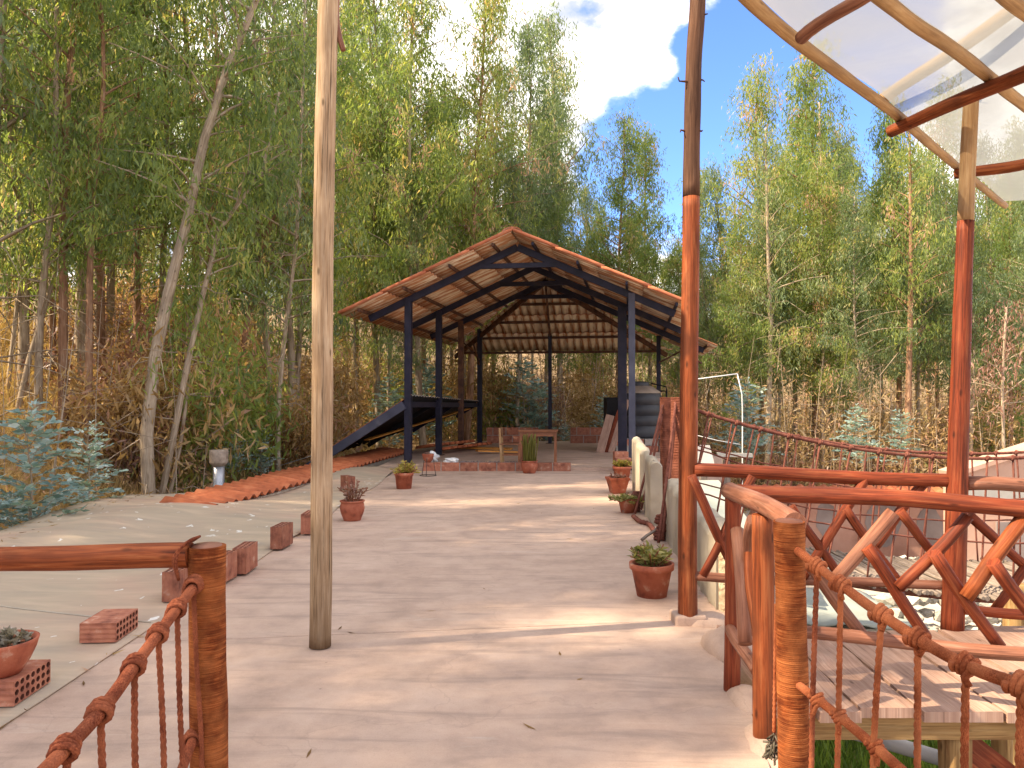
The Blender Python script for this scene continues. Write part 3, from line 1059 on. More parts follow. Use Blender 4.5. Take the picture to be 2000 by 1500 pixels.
def steel(name, a, b, w, h, mat='navy', parent=pav):
    """rectangular steel section between two local points (v,u,z)"""
    a, b = Vector(a), Vector(b)
    d = b - a
    q = d.to_track_quat('Z', 'Y').to_matrix()
    # keep the section's depth h in the vertical plane
    zax = d.normalized()
    side = zax.cross(Vector((0, 0, 1)))
    if side.length < 0.01:
        side = Vector((1, 0, 0))
    side.normalize()
    upv = side.cross(zax)
    rot = Matrix((side, upv, zax)).transposed()
    mb = MB().box((0, 0, 0), (w, h, d.length), rot)
    return bevel(mb.build(name, mat, parent, (a + b) / 2), 0.006, 2)


UT = [0.0, 2.7, 5.25, 8.0]
for i, u in enumerate(UT):
    steel("post", (-2.45, u, -0.1), (-2.45, u, 3.75), 0.15, 0.15, 'navy' if i != 2 else 'rusty')
steel("post", (2.45, 0, -0.1), (2.45, 0, 3.75), 0.14, 0.14, 'navy_face')
steel("post", (2.21, 2.7, -0.1), (2.21, 2.7, 3.80), 0.22, 0.14)
steel("post", (2.45, 5.25, -0.1), (2.45, 5.25, 3.72), 0.14, 0.14)
steel("post", (3.25, 7.8, 0.0), (3.25, 7.8, 3.45), 0.13, 0.13)
steel("post", (-0.16, 8.0, 0.0), (-0.16, 8.0, 3.55), 0.11, 0.11)
for v_, u_ in [(-2.45, u) for u in UT] + [(2.45, 0), (2.21, 2.7), (2.45, 5.25), (3.25, 7.8), (-0.16, 8.0)]:
    MB().box((v_, u_, 0.062), (0.26, 0.24, 0.012)).build("base_plate", 'rusty', pav)
zoff = -0.20
for i, u in enumerate(UT[:3]):
    hw = 3.35
    for s in (-1, 1):
        h2 = hw + (1.05 if (i == 2 and s > 0) else 0.0) + (0.35 if (i == 1 and s > 0) else 0)
        steel("rafter", (0, u, ZR + zoff), (s * h2, u, ZR + zoff - SL * h2), 0.085, 0.15)
    steel("tie_beam", (-0.86, u - 0.01, ZR + zoff - 0.40), (0.86, u - 0.01, ZR + zoff - 0.40), 0.07, 0.11)
# purlins along the slopes
HIPU, HIPE, HIPW, HIPS = 5.35, 9.2, 3.55, 0.50
for s in (-1, 1):
    for w in (0.42, 1.35, 2.35, 3.35, ):
        uend = HIPU + (HIPE - HIPU) * w / HIPW
        u0 = -0.70
        steel("purlin", (s * w, u0, ZR - 0.075 - SL * w), (s * w, uend, ZR - 0.075 - SL * w), 0.05, 0.07, 'rusty' if s < 0 else 'navy')
steel("purlin", (4.45, 4.3, ZR - 0.075 - SL * 4.45), (4.45, 8.9, ZR - 0.075 - SL * 4.45), 0.05, 0.07, 'rusty')
# hip rafters and battens of the rear slope
for s in (-1, 1):
    steel("hip_rafter", (0, HIPU, ZR - 0.16), (s * HIPW, HIPE, ZR - 0.16 - HIPS * (HIPE - HIPU)), 0.08, 0.14, 'rusty')
for t in (1.15, 2.05, 2.9, 3.75):
    v = HIPW * t / (HIPE - HIPU)
    steel("batten", (-v, HIPU + t, ZR - 0.085 - HIPS * t), (v, HIPU + t, ZR - 0.085 - HIPS * t), 0.05, 0.08, 'rusty')
steel("hip_rafter", (0.0, HIPU, ZR - 0.17), (-0.16, 8.0, ZR - 0.17 - HIPS * 2.65), 0.06, 0.09, 'rusty')
# knee braces at the rear corners
steel("brace", (-2.45, 7.9, 2.75), (-2.95, 7.9, 3.3), 0.05, 0.05, 'rusty')
steel("brace", (-2.45, 7.0, 3.2), (-2.45, 7.9, 2.6), 0.05, 0.05, 'rusty')
steel("brace", (3.25, 7.75, 2.6), (4.1, 7.75, 3.05), 0.05, 0.05, 'rusty')
steel("brace", (3.9, 7.75, 3.05), (4.6, 8.3, 2.6), 0.05, 0.05, 'rusty')

PITCHW = 0.25


def sheet(lat0, lat1, d0, d1, dmin, place, name="roof_sheet"):
    """corrugated sheet from d0 (upper) to d1 (lower) between lat0 and lat1; place(lat, d, h) -> local point"""
    n = max(2, int(round((lat1 - lat0) / PITCHW * 8)))
    cols = []
    for i in range(n + 1):
        l = lat0 + (lat1 - lat0) * i / n
        top = max(d0, dmin(l))
        if top < d1 - 0.03:
            cols.append((l, top))
        else:
            cols.append((l, d1 - 0.03))
    if all(t >= d1 - 0.031 for _, t in cols):
        return None
    mb = MB()
    th = 0.012
    wav = lambda l: 0.036 * (abs(math.cos(math.pi * l / PITCHW)) - 0.5) * 1.3
    for l, t in cols:
        for k, d in enumerate((t, (t + d1) / 2, d1)):
            lapz = -0.016 + 0.034 * (d - d0) / (d1 - d0)
            mb.v.append(Vector(place(l, d, wav(l) + lapz)))
            mb.v.append(Vector(place(l, d, wav(l) + lapz - th)))
    for i in range(len(cols) - 1):
        l0, l1 = cols[i][0], cols[i + 1][0]
        for k in range(2):
            a = i * 6 + k * 2
            b = a + 6
            uva = [(l0, k * 0.5), (l1, k * 0.5), (l1, k * 0.5 + 0.5), (l0, k * 0.5 + 0.5)]
            mb.face((a, b, b + 2, a + 2), uva, 0, True)
            mb.face((a + 1, a + 3, b + 3, b + 1), [uva[0], uva[3], uva[2], uva[1]], 1, True)
        a = i * 6
        mb.face((a + 4, a + 10, a + 11, a + 5), None, 0)
        mb.face((a, a + 1, a + 7, a + 6), None, 0)
    for a in (0, (len(cols) - 1) * 6):
        mb.face((a, a + 2, a + 3, a + 1), None, 0)
        mb.face((a + 2, a + 4, a + 5, a + 3), None, 0)
    return mb.build(name, ['sheet_top', 'sheet_under'], pav)


SW = 0.75
ROW = HWD / 4
for s in (-1, 1):
    for r in range(4 + (1 if s > 0 else 0)):
        for c in range(14):
            u0 = -0.75 + c * SW
            u1 = min(u0 + SW + 0.02, HIPE + 0.1)
            if u1 - u0 < 0.1:
                continue
            if r == 4 and u0 < 4.3:
                continue
            d0, d1 = r * ROW - (0.12 if r else -0.02), (r + 1) * ROW
            dm = lambda l: max(0.0, (l - HIPU) * HIPW / (HIPE - HIPU) - 0.05)
            j = rnd.uniform(-0.006, 0.006)
            sheet(u0, u1, d0, d1, dm, lambda l, d, h: (s * d, l, ZR - SL * d + h + j + 0.002 * (c % 2)))
RT = (HIPE - HIPU) / 4
for r in range(4):
    for c in range(-5, 5):
        v0 = c * SW
        d0, d1 = r * RT - (0.12 if r else -0.02), (r + 1) * RT
        dm = lambda l: abs(l) * (HIPE - HIPU) / HIPW - 0.05
        j = rnd.uniform(-0.006, 0.006)
        sheet(v0, v0 + SW + 0.02, d0, d1, dm, lambda l, d, h: (l, HIPU + d, ZR - HIPS * d + h + j + 0.002 * (c % 2)))
# ridge caps and verge tiles
for k in range(9):
    u0 = -0.80 + k * 0.70
    mb = MB()
    for u, w, dz in ((u0, 0.23, 0.012), (u0 + 0.74, 0.20, -0.004)):
        for i in range(9):
            a = math.pi * (i / 8)
            mb.v.append(Vector((-w * math.cos(a), u, ZR - 0.075 + 0.145 * math.sin(a) + dz)))
        for i in range(9):
            a = math.pi * (i / 8)
            mb.v.append(Vector((-(w - 0.014) * math.cos(a), u, ZR - 0.09 + 0.145 * math.sin(a) + dz)))
    for i in range(8):
        mb.face((i, i + 1, 18 + i + 1, 18 + i), None, 0, True)
        mb.face((9 + i + 1, 9 + i, 27 + i, 27 + i + 1), None, 1, True)
        mb.face((i + 1, i, 9 + i, 9 + i + 1), None, 0)
        mb.face((18 + i, 18 + i + 1, 27 + i + 1, 27 + i), None, 0)
    mb.build("ridge_cap", ['sheet_top', 'sheet_under'], pav)
for s in (-1, 1):
    for r in range(4):
        d0, d1 = r * ROW - 0.03, (r + 1) * ROW + 0.02
        a = Vector((s * d0, -0.77, ZR + 0.035 - SL * d0))
        b = Vector((s * d1, -0.77, ZR + 0.055 - SL * d1))
        mb = MB().tube(spline([a, b], 0.2), [0.036] * len(spline([a, b], 0.2)), 10, wob=0.05, seed=r)
        mb.build("verge_tile", 'sheet_top', pav)

# ------------------------------------------------------------------ lean-to roof at the pavilion's left
lean = thing("lean_to_roof", "low lean-to roof with black underside and navy edge beam left of the pavilion", "lean-to roof", PO, -AX)
A_, B_, C_, D_ = Vector((-2.52, -0.05, 1.40)), Vector((-2.52, 8.0, 1.30)), Vector((-4.75, 0.1, 0.02)), Vector((-3.15, 8.1, 0.93))


def lq(s, t, h):
    return A_.lerp(B_, t).lerp(C_.lerp(D_, t), s) + Vector((0, 0, h))


for k in range(11):
    t0, t1 = k / 11, (k + 1) / 11 + 0.003
    mb = MB()
    n = 20
    for i in range(n + 1):
        t = t0 + (t1 - t0) * i / n
        wv = 0.03 * abs(math.cos(math.pi * i / n * 3))
        for ss in (-0.07, 1.03):
            mb.v.append(lq(ss, t, 0.08 + wv))
            mb.v.append(lq(ss, t, 0.066 + wv))
    for i in range(n):
        a = i * 4
        mb.face((a, a + 4, a + 6, a + 2), None, 0, True)
        mb.face((a + 1, a + 3, a + 7, a + 5), None, 1, True)
        mb.face((a, a + 1, a + 5, a + 4), None, 2)
        mb.face((a + 2, a + 6, a + 7, a + 3), None, 0)
    mb.face((0, 2, 3, 1), None, 0)
    a = n * 4
    mb.face((a, a + 1, a + 3, a + 2), None, 0)
    mb.build("roof_sheet", ['sheet_top', 'black', 'pale_slab'], lean)


def beam(name, a, b, w, h, mat, parent):
    return steel(name, a, b, w, h, mat, parent)


beam("edge_beam", lq(0, 0, -0.03) + Vector((0, -0.04, 0)), lq(1.05, 0, -0.03) + Vector((0, -0.04, 0)), 0.07, 0.19, 'navy_face', lean)
beam("ledger", lq(0, 0, -0.02), lq(0, 1, -0.02), 0.08, 0.13, 'navy', lean)
for t in (0.3, 0.6, 0.97):
    beam("rafter", lq(0.02, t, 0.0), lq(1.0, t, 0.0), 0.06, 0.10, 'navy' if t != 0.3 else 'black', lean)
beam("plank", lq(0.62, 0.12, -0.08), lq(0.08, 0.86, -0.09), 0.14, 0.03, 'yellow', lean)  # ochre coloured strip running below the roof sheets
MB().box((0, 0, 0), (0.9, 0.10, 0.012), Matrix.Rotation(R(-17), 3, 'Y')).build("flashing", 'metal', lean, lq(1.0, -0.01, 0.10) + Vector((-0.28, -0.08, 0.0)))

# second low patch of clay tiles, under the lean-to, lit ochre
ochre = thing("tile_patch", "small patch of sunlit orange clay tiles on the ground between the pavilion posts", "roof tiles")
for k in range(9):
    for row in range(2):
        p = W(-2.95 + 0.5 * row + 0.08 * k, 3.2 + 0.27 * k, 0.16 + 0.06 * (1 - row))
        o = obj("tile", tm, ochre, p)
        o.rotation_euler = (R(-8), 0, R(80) + rnd.uniform(-0.05, 0.05))
o = MB().box((0, 0, 0), (1.9, 0.2, 0.04)).build("ochre_plank", 'yellow', None, W(-1.75, 4.6, 0.12))
o.rotation_euler = (0.1, 0, R(-24))
tag(o, "ochre plank lying on the pavilion floor by the third left post", "plank")
o = MB().box((0, 0, 0), (1.5, 0.16, 0.04)).build("ochre_plank", 'yellow', None, W(-0.95, 3.6, 0.1))
o.rotation_euler = (0, 0.06, R(28))
tag(o, "thin ochre plank lying on the pavilion floor beside the chair", "plank")

# ------------------------------------------------------------------ bricks
def block(name, L, w, h, parent, loc, rz=0, mat='brick', tilt=(0, 0)):
    key = (round(L, 3), round(w, 3), round(h, 3), mat)
    me = block.cache.get(key)
    if me is None:
        me = MB().box((0, 0, h / 2), (L, w, h)).mesh(name, mat)
        block.cache[key] = me
    o = obj(name, me, parent, loc)
    o.rotation_euler = (tilt[0], tilt[1], rz)
    return o


block.cache = {}
curb = thing("brick_curb", "low curb of red bricks in one row before the pavilion floor", "brick curb", (0, 0, 0))
c0, c1 = P(826, 918, 16.15), P(1115, 918, 16.15)
nb = 8
bw = (c1.x - c0.x) / nb
for k in range(nb):
    block("brick", bw - 0.025, 0.15, 0.17, curb, (c0.x + (k + 0.5) * bw, 16.12 + rnd.uniform(-0.01, 0.01), 0.0), rnd.uniform(-0.02, 0.02))
MB().box((0, 0, 0), (c1.x - c0.x - 0.01, 0.12, 0.155)).build("mortar", 'mortar', curb, ((c0.x + c1.x) / 2, 16.125, 0.08))

# lilac gravel behind the curb
gv = MB()
for k in range(900):
    p = Vector((rnd.uniform(-1.2, 0.3), rnd.uniform(16.4, 17.6), 0.055 + rnd.uniform(0, 0.02)))
    s = rnd.uniform(0.012, 0.03)
    b0 = len(gv.v)
    for d in ((1, 0, 0), (-1, 0, 0), (0, 1, 0), (0, -1, 0), (0, 0, 0.8)):
        gv.v.append(p + Vector(d) * s * rnd.uniform(0.7, 1.2))
    for f in ((0, 2, 4), (2, 1, 4), (1, 3, 4), (3, 0, 4)):
        gv.face([b0 + i for i in f])
tag(gv.build("gravel", 'gravel'), "patch of lilac grey gravel behind the brick curb", "gravel", kind='stuff')

for (pa, pb, lab) in (((950, 862), (1052, 862), "low wall of red bricks at the back of the pavilion behind the table"), ((1113, 863), (1192, 864), "low wall of red bricks at the back of the pavilion beside the leaning planks")):
    a, b = G(*pa, 0.055), G(*pb, 0.055)
    Yw = 24.9
    a, b = P(pa[0], pa[1], Yw), P(pb[0], pb[1], Yw)
    wl = thing("brick_wall", lab, "brick wall")
    n = max(2, int((b.x - a.x) / 0.42))
    wd = (b.x - a.x) / n
    for r in range(2):
        xx = a.x
        k = 0
        edges = [a.x + i * wd for i in range(n + 1)] if r == 0 else [a.x] + [a.x + (i + 0.5) * wd for i in range(n)] + [b.x]
        for e0, e1 in zip(edges, edges[1:]):
            block("brick", round(e1 - e0 - 0.03, 3), 0.15, 0.24, wl, ((e0 + e1) / 2, Yw + rnd.uniform(-0.01, 0.01), 0.055 + r * 0.262), 0)
    MB().box((0, 0, 0), (b.x - a.x - 0.02, 0.12, 0.50)).build("mortar", 'mortar', wl, ((a.x + b.x) / 2, Yw + 0.005, 0.305))


# hollow clay blocks: real holes
def hollow_mesh(L=0.33, w=0.12, h=0.22):
    """holes run along z; long side along y, 7 x 3 cells"""
    mb = MB()
    nx, ny = 3, 7
    cw, cl = w / nx, L / ny
    seg = 8
    for top in (1, -1):
        z = top * h / 2
        for i in range(nx):
            for j in range(ny):
                x0, y0 = -w / 2 + i * cw, -L / 2 + j * cl
                cx, cy = x0 + cw / 2, y0 + cl / 2
                b0 = len(mb.v)
                ang = [math.pi / 4 * k + math.pi / 8 for k in range(8)]
                sq = []
                for a in ang:
                    c, s = math.cos(a), math.sin(a)
                    m = max(abs(c), abs(s))
                    sq.append((cx + c / m * cw / 2, cy + s / m * cl / 2))
                for p in sq:
                    mb.v.append(Vector((p[0], p[1], z)))
                for a in ang:
                    mb.v.append(Vector((cx + math.cos(a) * cw * 0.37, cy + math.sin(a) * cl * 0.37, z)))
                for a in ang:
                    mb.v.append(Vector((cx + math.cos(a) * cw * 0.37, cy + math.sin(a) * cl * 0.37, z - top * 0.09)))
                for k in range(8):
                    k2 = (k + 1) % 8
                    f = (b0 + k, b0 + k2, b0 + 8 + k2, b0 + 8 + k)
                    g = (b0 + 8 + k, b0 + 8 + k2, b0 + 16 + k2, b0 + 16 + k)
                    mb.face(f if top > 0 else f[::-1], None, 0)
                    mb.face(g if top > 0 else g[::-1], None, 1)
                cap = [b0 + 16 + k for k in range(8)]
                mb.face(cap if top > 0 else cap[::-1], None, 1)
                # corner bits of the cell (the octagon's square misses the corners)
                cs = [(x0 + cw, y0 + cl), (x0, y0 + cl), (x0, y0), (x0 + cw, y0)]
                for q, (ka, kb) in enumerate(((0, 1), (2, 3), (4, 5), (6, 7))):
                    mb.v.append(Vector((*cs[q], z)))
                    f = (b0 + ka, len(mb.v) - 1, b0 + kb)
                    mb.face(f if top > 0 else f[::-1], None, 0)
    # grooved sides
    prof = []
    for side in range(4):
        if side == 0:
            a, b, nn = (w / 2, -L / 2), (w / 2, L / 2), (1, 0)
        elif side == 1:
            a, b, nn = (w / 2, L / 2), (-w / 2, L / 2), (0, 1)
        elif side == 2:
            a, b, nn = (-w / 2, L / 2), (-w / 2, -L / 2), (-1, 0)
        else:
            a, b, nn = (-w / 2, -L / 2), (w / 2, -L / 2), (0, -1)
        m = 14 if side % 2 == 0 else 8
        for k in range(m):
            t = k / m
            g = 0.0 if (k % 2 == 0 or k == 0) else -0.004
            prof.append((a[0] + (b[0] - a[0]) * t + nn[0] * g, a[1] + (b[1] - a[1]) * t + nn[1] * g))
    b0 = len(mb.v)
    n = len(prof)
    for z in (-h / 2, h / 2):
        for p in prof:
            mb.v.append(Vector((*p, z)))
    for k in range(n):
        k2 = (k + 1) % n
        mb.face((b0 + k, b0 + k2, b0 + n + k2, b0 + n + k), None, 0)
    return mb.mesh("hollow_brick", ['brick', 'brick_dark'])


hm = hollow_mesh()
grp = "hollow bricks along the tarpaulin edge"


def hollow(px, py, lab, lying=False, rz=0.0, dx=0.0, z=0.0, d=None):
    p = d or G(px, py, 0.02)
    o = obj("hollow_brick", hm, None)
    if lying:
        o.location = (p.x, p.y, p.z + 0.06 + z)
        o.rotation_euler = (0, R(90), rz)
    else:
        o.location = (p.x, p.y, p.z + 0.11 + z)
        o.rotation_euler = (0, 0, rz)
    tag(o, lab, "brick", grp)
    return o


hollow(0, 0, "hollow red brick lying on its side alone on the tarpaulin", True, R(4), d=Vector((-2.59, 4.97, 0.02)))
hollow(0, 0, "hollow red brick lying under the bowl of succulents at lower left", True, R(3), d=Vector((-2.58, 3.98, 0.02)))
hollow(0, 0, "hollow brick standing upright, half hidden by the left rope-wrapped post", d=Vector((-2.56, 5.92, 0.02)), rz=R(3))
hollow(0, 0, "hollow brick standing upright just behind the left rope-wrapped post", d=Vector((-2.42, 6.42, 0.02)), rz=R(-4))
hollow(0, 0, "hollow brick standing upright right of the left rope-wrapped post", d=Vector((-2.36, 6.82, 0.02)), rz=R(2))
hollow(0, 0, "hollow brick standing upright midway between rope-wrapped post and pale pole", d=Vector((-2.36, 7.9, 0.02)), rz=R(-3))
hollow(0, 0, "hollow brick standing upright beside the pale wooden pole, partly hidden", d=Vector((-2.30, 8.75, 0.02)), rz=R(2))
pb = G(682, 955, 0.02)
hollow(0, 0, "hollow brick standing behind the pot with the pinkish jade plant", d=Vector((-2.72, 12.75, 0.02)), rz=R(35))

# ------------------------------------------------------------------ potted plants
def leaves_mesh(name, mat, P0, D, Wd, L, wd, tint, curl=0.0):
    """kite-shaped leaves from numpy arrays: base, direction, width direction, length, width, tint"""
    n = len(P0)
    Wd = Wd - D * np.sum(Wd * D, axis=1, keepdims=True)
    Wd /= np.linalg.norm(Wd, axis=1, keepdims=True) + 1e-9
    L = np.asarray(L)[:, None]
    wd = np.asarray(wd)[:, None]
    mid = P0 + D * L * 0.42
    nrm = np.cross(D, Wd)
    verts = np.stack([P0, mid + Wd * wd * 0.5 + nrm * curl * wd, P0 + D * L, mid - Wd * wd * 0.5 + nrm * curl * wd], axis=1).reshape(-1, 3)
    me = bpy.data.meshes.new(name)
    me.vertices.add(4 * n)
    me.vertices.foreach_set("co", verts.astype(np.float32).ravel())
    me.loops.add(4 * n)
    me.loops.foreach_set("vertex_index", np.arange(4 * n, dtype=np.int32))
    me.polygons.add(n)
    me.polygons.foreach_set("loop_start", np.arange(0, 4 * n, 4, dtype=np.int32))
    me.polygons.foreach_set("loop_total", np.full(n, 4, dtype=np.int32))
    at = me.attributes.new("tint", 'FLOAT', 'POINT')
    at.data.foreach_set("value", np.repeat(np.clip(tint, 0, 1), 4).astype(np.float32))
    me.materials.append(M[mat])
    me.update()
    me.validate()
    return me


def unit(a):
    return a / (np.linalg.norm(a, axis=1, keepdims=True) + 1e-9)


def bushy(seed, n_stem, h, spread, leaf, lw, mat, per=14, droop=0.0, up=0.6):
    """small pot plant: stems with leaves"""
    g = np.random.default_rng(seed)
    P0, D, Wd, T = [], [], [], []
    stems = MB()
    for s in range(n_stem):
        a = g.uniform(0, 6.28)
        r0 = g.uniform(0, 0.35) * spread
        r1 = spread * g.uniform(0.3, 1.0)
        hh = h * g.uniform(0.55, 1.0) * (1 - 0.35 * r1 / spread)
        b0 = Vector((r0 * math.cos(a), r0 * math.sin(a), 0))
        b1 = Vector((r1 * math.cos(a), r1 * math.sin(a), hh - droop * r1))
        bm_ = b0.lerp(b1, 0.5) + Vector((0, 0, 0.12 * hh))
        pts = spline([b0, bm_, b1], 0.03)
        stems.tube(pts, 0.006, 5)
        for k in range(per):
            t = g.uniform(0.35, 1.0)
            p = pts[min(len(pts) - 1, int(t * (len(pts) - 1)))]
            d = g.normal(0, 1, 3)
            d[2] = abs(d[2]) * up
            P0.append(p)
            D.append(d)
            Wd.append(g.normal(0, 1, 3))
            T.append(g.uniform(0, 1))
    P0, D, Wd = np.array(P0), unit(np.array(D)), np.array(Wd)
    n = len(P0)
    return leaves_mesh("foliage", mat, P0, D, Wd, leaf * g.uniform(0.6, 1.1, n), lw * g.uniform(0.7, 1.1, n), np.array(T), 0.15), stems.mesh("stem", 'furniture')


def pot_mesh(R0, R1, h, style):
    mb = MB()
    if style == 'taper':
        mb.lathe([(0, 0.0), (R0, 0.0), (R0 + (R1 - R0) * 0.8, h * 0.8), (R1 * 1.04, h * 0.82), (R1 * 1.06, h), (R1 * 0.93, h), (R1 * 0.86, h * 0.80)], 28)
    elif style == 'round':
        mb.lathe([(0, 0), (R0, 0), (R0 * 1.05, h * 0.06), (R1 * 0.92, h * 0.40), (R1, h * 0.62), (R1 * 0.93, h * 0.84), (R1 * 0.88, h * 0.90), (R1 * 1.0, h * 0.94), (R1 * 1.0, h), (R1 * 0.88, h), (R1 * 0.82, h * 0.82)], 28)
    elif style == 'plain':
        mb.lathe([(0, 0), (R0, 0), (R0 + (R1 - R0) * 0.93, h * 0.93), (R1, h * 0.96), (R1, h), (R1 * 0.92, h), (R1 * 0.86, h * 0.86)], 28)
    elif style == 'bowl':
        mb.lathe([(0, 0), (R0, 0), (R1 * 0.78, h * 0.35), (R1 * 0.95, h * 0.72), (R1, h * 0.9), (R1 * 1.03, h), (R1 * 0.95, h), (R1 * 0.86, h * 0.8)], 30)
    elif style == 'square':
        for z0, z1, w0, w1 in ((0, h * 0.85, R0, R1), (h * 0.85, h, R1 * 1.08, R1 * 1.1)):
            b0 = len(mb.v)
            for z, w in ((z0, w0), (z1, w1)):
                for sx, sy in ((-1, -1), (1, -1), (1, 1), (-1, 1)):
                    mb.v.append(Vector((sx * w, sy * w, z)))
            for k in range(4):
                k2 = (k + 1) % 4
                mb.face((b0 + k, b0 + k2, b0 + 4 + k2, b0 + 4 + k))
            mb.face((b0 + 3, b0 + 2, b0 + 1, b0))
        b0 = len(mb.v)
        for w, z in ((R1 * 1.1, h), (R1 * 0.95, h), (R1 * 0.9, h * 0.85)):
            for sx, sy in ((-1, -1), (1, -1), (1, 1), (-1, 1)):
                mb.v.append(Vector((sx * w, sy * w, z)))
        for r in range(2):
            for k in range(4):
                k2 = (k + 1) % 4
                mb.face((b0 + r * 4 + k, b0 + r * 4 + k2, b0 + r * 4 + 4 + k2, b0 + r * 4 + 4 + k))
    return mb.mesh("pot", 'terracotta')


def potted(label, loc, style, R0, R1, h, plant, rz=0.0):
    t = thing("potted_plant", label, "potted plant", loc, rz)
    obj("pot", pot_mesh(R0, R1, h, style), t)
    MB().lathe([(0, h * 0.86), (R1 * 0.9, h * 0.84)], 20).build("soil", 'soil', t)
    fol, st = plant
    if st is not None:
        obj("stem", st, t, (0, 0, h * 0.8))
    f = obj("foliage", fol, t, (0, 0, h * 0.82))
    tag(f, kind='stuff')
    return t


def pencil(seed, n, h, spread):
    g = np.random.default_rng(seed)
    mb = MB()
    for k in range(n):
        a, r = g.uniform(0, 6.28), spread * math.sqrt(g.uniform(0, 1))
        hh = h * g.uniform(0.55, 1.0)
        l = g.uniform(0.0, 0.4)
        mb.tube(spline([Vector((r * math.cos(a), r * math.sin(a), 0)), Vector((r * (1 + l) * math.cos(a), r * (1 + l) * math.sin(a), hh * 0.6)), Vector((r * (1 + 2 * l) * math.cos(a + 0.2), r * (1 + 2 * l) * math.sin(a + 0.2), hh))], 0.08), 0.011, 5)
    me = mb.mesh("foliage", 'leaf_yellow')
    return me, None


def at_floor(px, py, z=0.0):
    p = G(px, py, z)
    return (p.x, p.y, z)


potted("terracotta pot of green succulents nearest on the right, beside the red pole", at_floor(1273, 1163), 'taper', 0.115, 0.165, 0.255, bushy(11, 26, 0.25, 0.18, 0.075, 0.032, 'leaf_olive', 18), 0.3)
potted("small terracotta pot of straggling yellowish succulents by the rope anchor", at_floor(1226, 1001), 'plain', 0.09, 0.13, 0.19, bushy(12, 24, 0.18, 0.26, 0.075, 0.035, 'leaf_olive', 16, 0.3))
potted("square terracotta pot of low pink succulents in front of the round pot", at_floor(1206, 963), 'square', 0.10, 0.15, 0.255, bushy(13, 14, 0.10, 0.14, 0.08, 0.035, 'leaf_pink', 8), R(8))
potted("terracotta pot of bushy yellow-green plants farthest on the right", at_floor(1215, 938), 'taper', 0.12, 0.17, 0.26, bushy(14, 32, 0.22, 0.21, 0.075, 0.036, 'leaf_yellow', 18))
potted("round terracotta pot holding a leggy pinkish jade plant", at_floor(688, 1016), 'round', 0.105, 0.155, 0.25, bushy(15, 13, 0.36, 0.21, 0.06, 0.034, 'leaf_pink', 13))
potted("straight-sided terracotta pot of airy yellow-green plants at left", at_floor(789, 954), 'taper', 0.125, 0.155, 0.27, bushy(16, 30, 0.36, 0.30, 0.085, 0.028, 'leaf_yellow', 14, 0.35), 0.2)
potted("rounded terracotta pot of tall upright green pencil stems before the table", at_floor(1034, 924), 'round', 0.12, 0.175, 0.255, pencil(17, 46, 0.62, 0.13))
potted("wide terracotta bowl of grey succulents on a hollow brick at lower left", (-2.60, 3.93, 0.145), 'bowl', 0.09, 0.165, 0.17, bushy(18, 20, 0.11, 0.17, 0.05, 0.032, 'leaf_grey', 22, 0.3))

# wire stand with red bowl and a white plastic bag
ws = thing("wire_plant_stand", "black wire plant stand with three legs beside the brick curb", "plant stand", at_floor(836, 929))
MB().tube([Vector((0.16 * math.cos(a), 0.16 * math.sin(a), 0.006)) for a in np.linspace(0, 2 * math.pi, 25)], 0.006, 6).build("base_ring", 'wire', ws)
MB().tube([Vector((0.10 * math.cos(a), 0.10 * math.sin(a), 0.36)) for a in np.linspace(0, 2 * math.pi, 25)], 0.006, 6).build("top_ring", 'wire', ws)
for a in (0.4, 2.5, 4.6):
    MB().tube([Vector((0.16 * math.cos(a), 0.16 * math.sin(a), 0)), Vector((0.10 * math.cos(a), 0.10 * math.sin(a), 0.36))], 0.006, 6).build("leg", 'wire', ws)
sp = ws.location
bwl = thing("flower_bowl", "small dark red bowl held in the black wire stand", "bowl", (sp.x, sp.y, 0.26))
MB().lathe([(0, 0), (0.05, 0.0), (0.10, 0.07), (0.115, 0.14), (0.12, 0.17), (0.105, 0.17), (0.095, 0.12), (0, 0.10)], 22).build("bowl", 'terracotta', bwl)
fm, stm = bushy(21, 10, 0.12, 0.1, 0.05, 0.03, 'leaf_pink', 10)
tag(obj("foliage", fm, bwl, (0, 0, 0.12)), kind='stuff')
bag = lump("plastic_bag", (sp.x + 0.36, 16.35, 0.19), (0.15, 0.09, 0.06), 'white', None, 9, 0.3)
tag(bag, "crumpled white plastic bag lying on the curb by the first left post", "plastic bag")
bag = lump("plastic_bag", (sp.x - 0.05, 16.4, 0.27), (0.15, 0.10, 0.10), 'white', None, 19, 0.3)
tag(bag, "crumpled white plastic bag heaped behind the wire plant stand", "plastic bag")

# ------------------------------------------------------------------ table and chair
tp = P(1052, 893, 17.2)
tb_ = thing("wooden_table", "plain reddish wooden table with straight legs under the pavilion roof", "table", (tp.x, 17.35, 0.055), R(-4))
MB().box((0, 0, 0.735), (0.88, 0.6, 0.03)).build("table_top", 'furniture', tb_)
for s in (-1, 1):
    MB().box((0, s * 0.25, 0.665), (0.74, 0.02, 0.10)).build("apron", 'furniture', tb_)
    MB().box((s * 0.385, 0, 0.665), (0.02, 0.46, 0.10)).build("apron", 'furniture', tb_)
    for q in (-1, 1):
        MB().box((s * 0.385, q * 0.25, 0.36), (0.055, 0.055, 0.72)).build("leg", 'furniture', tb_)
cpos = P(998, 893, 17.2)
chair = thing("wooden_chair", "plain wooden chair with a broad backrest at the table's left end", "chair", (cpos.x, 17.3, 0.055), R(-6))
MB().box((0, 0, 0.44), (0.46, 0.42, 0.03)).build("seat", 'furniture', chair)
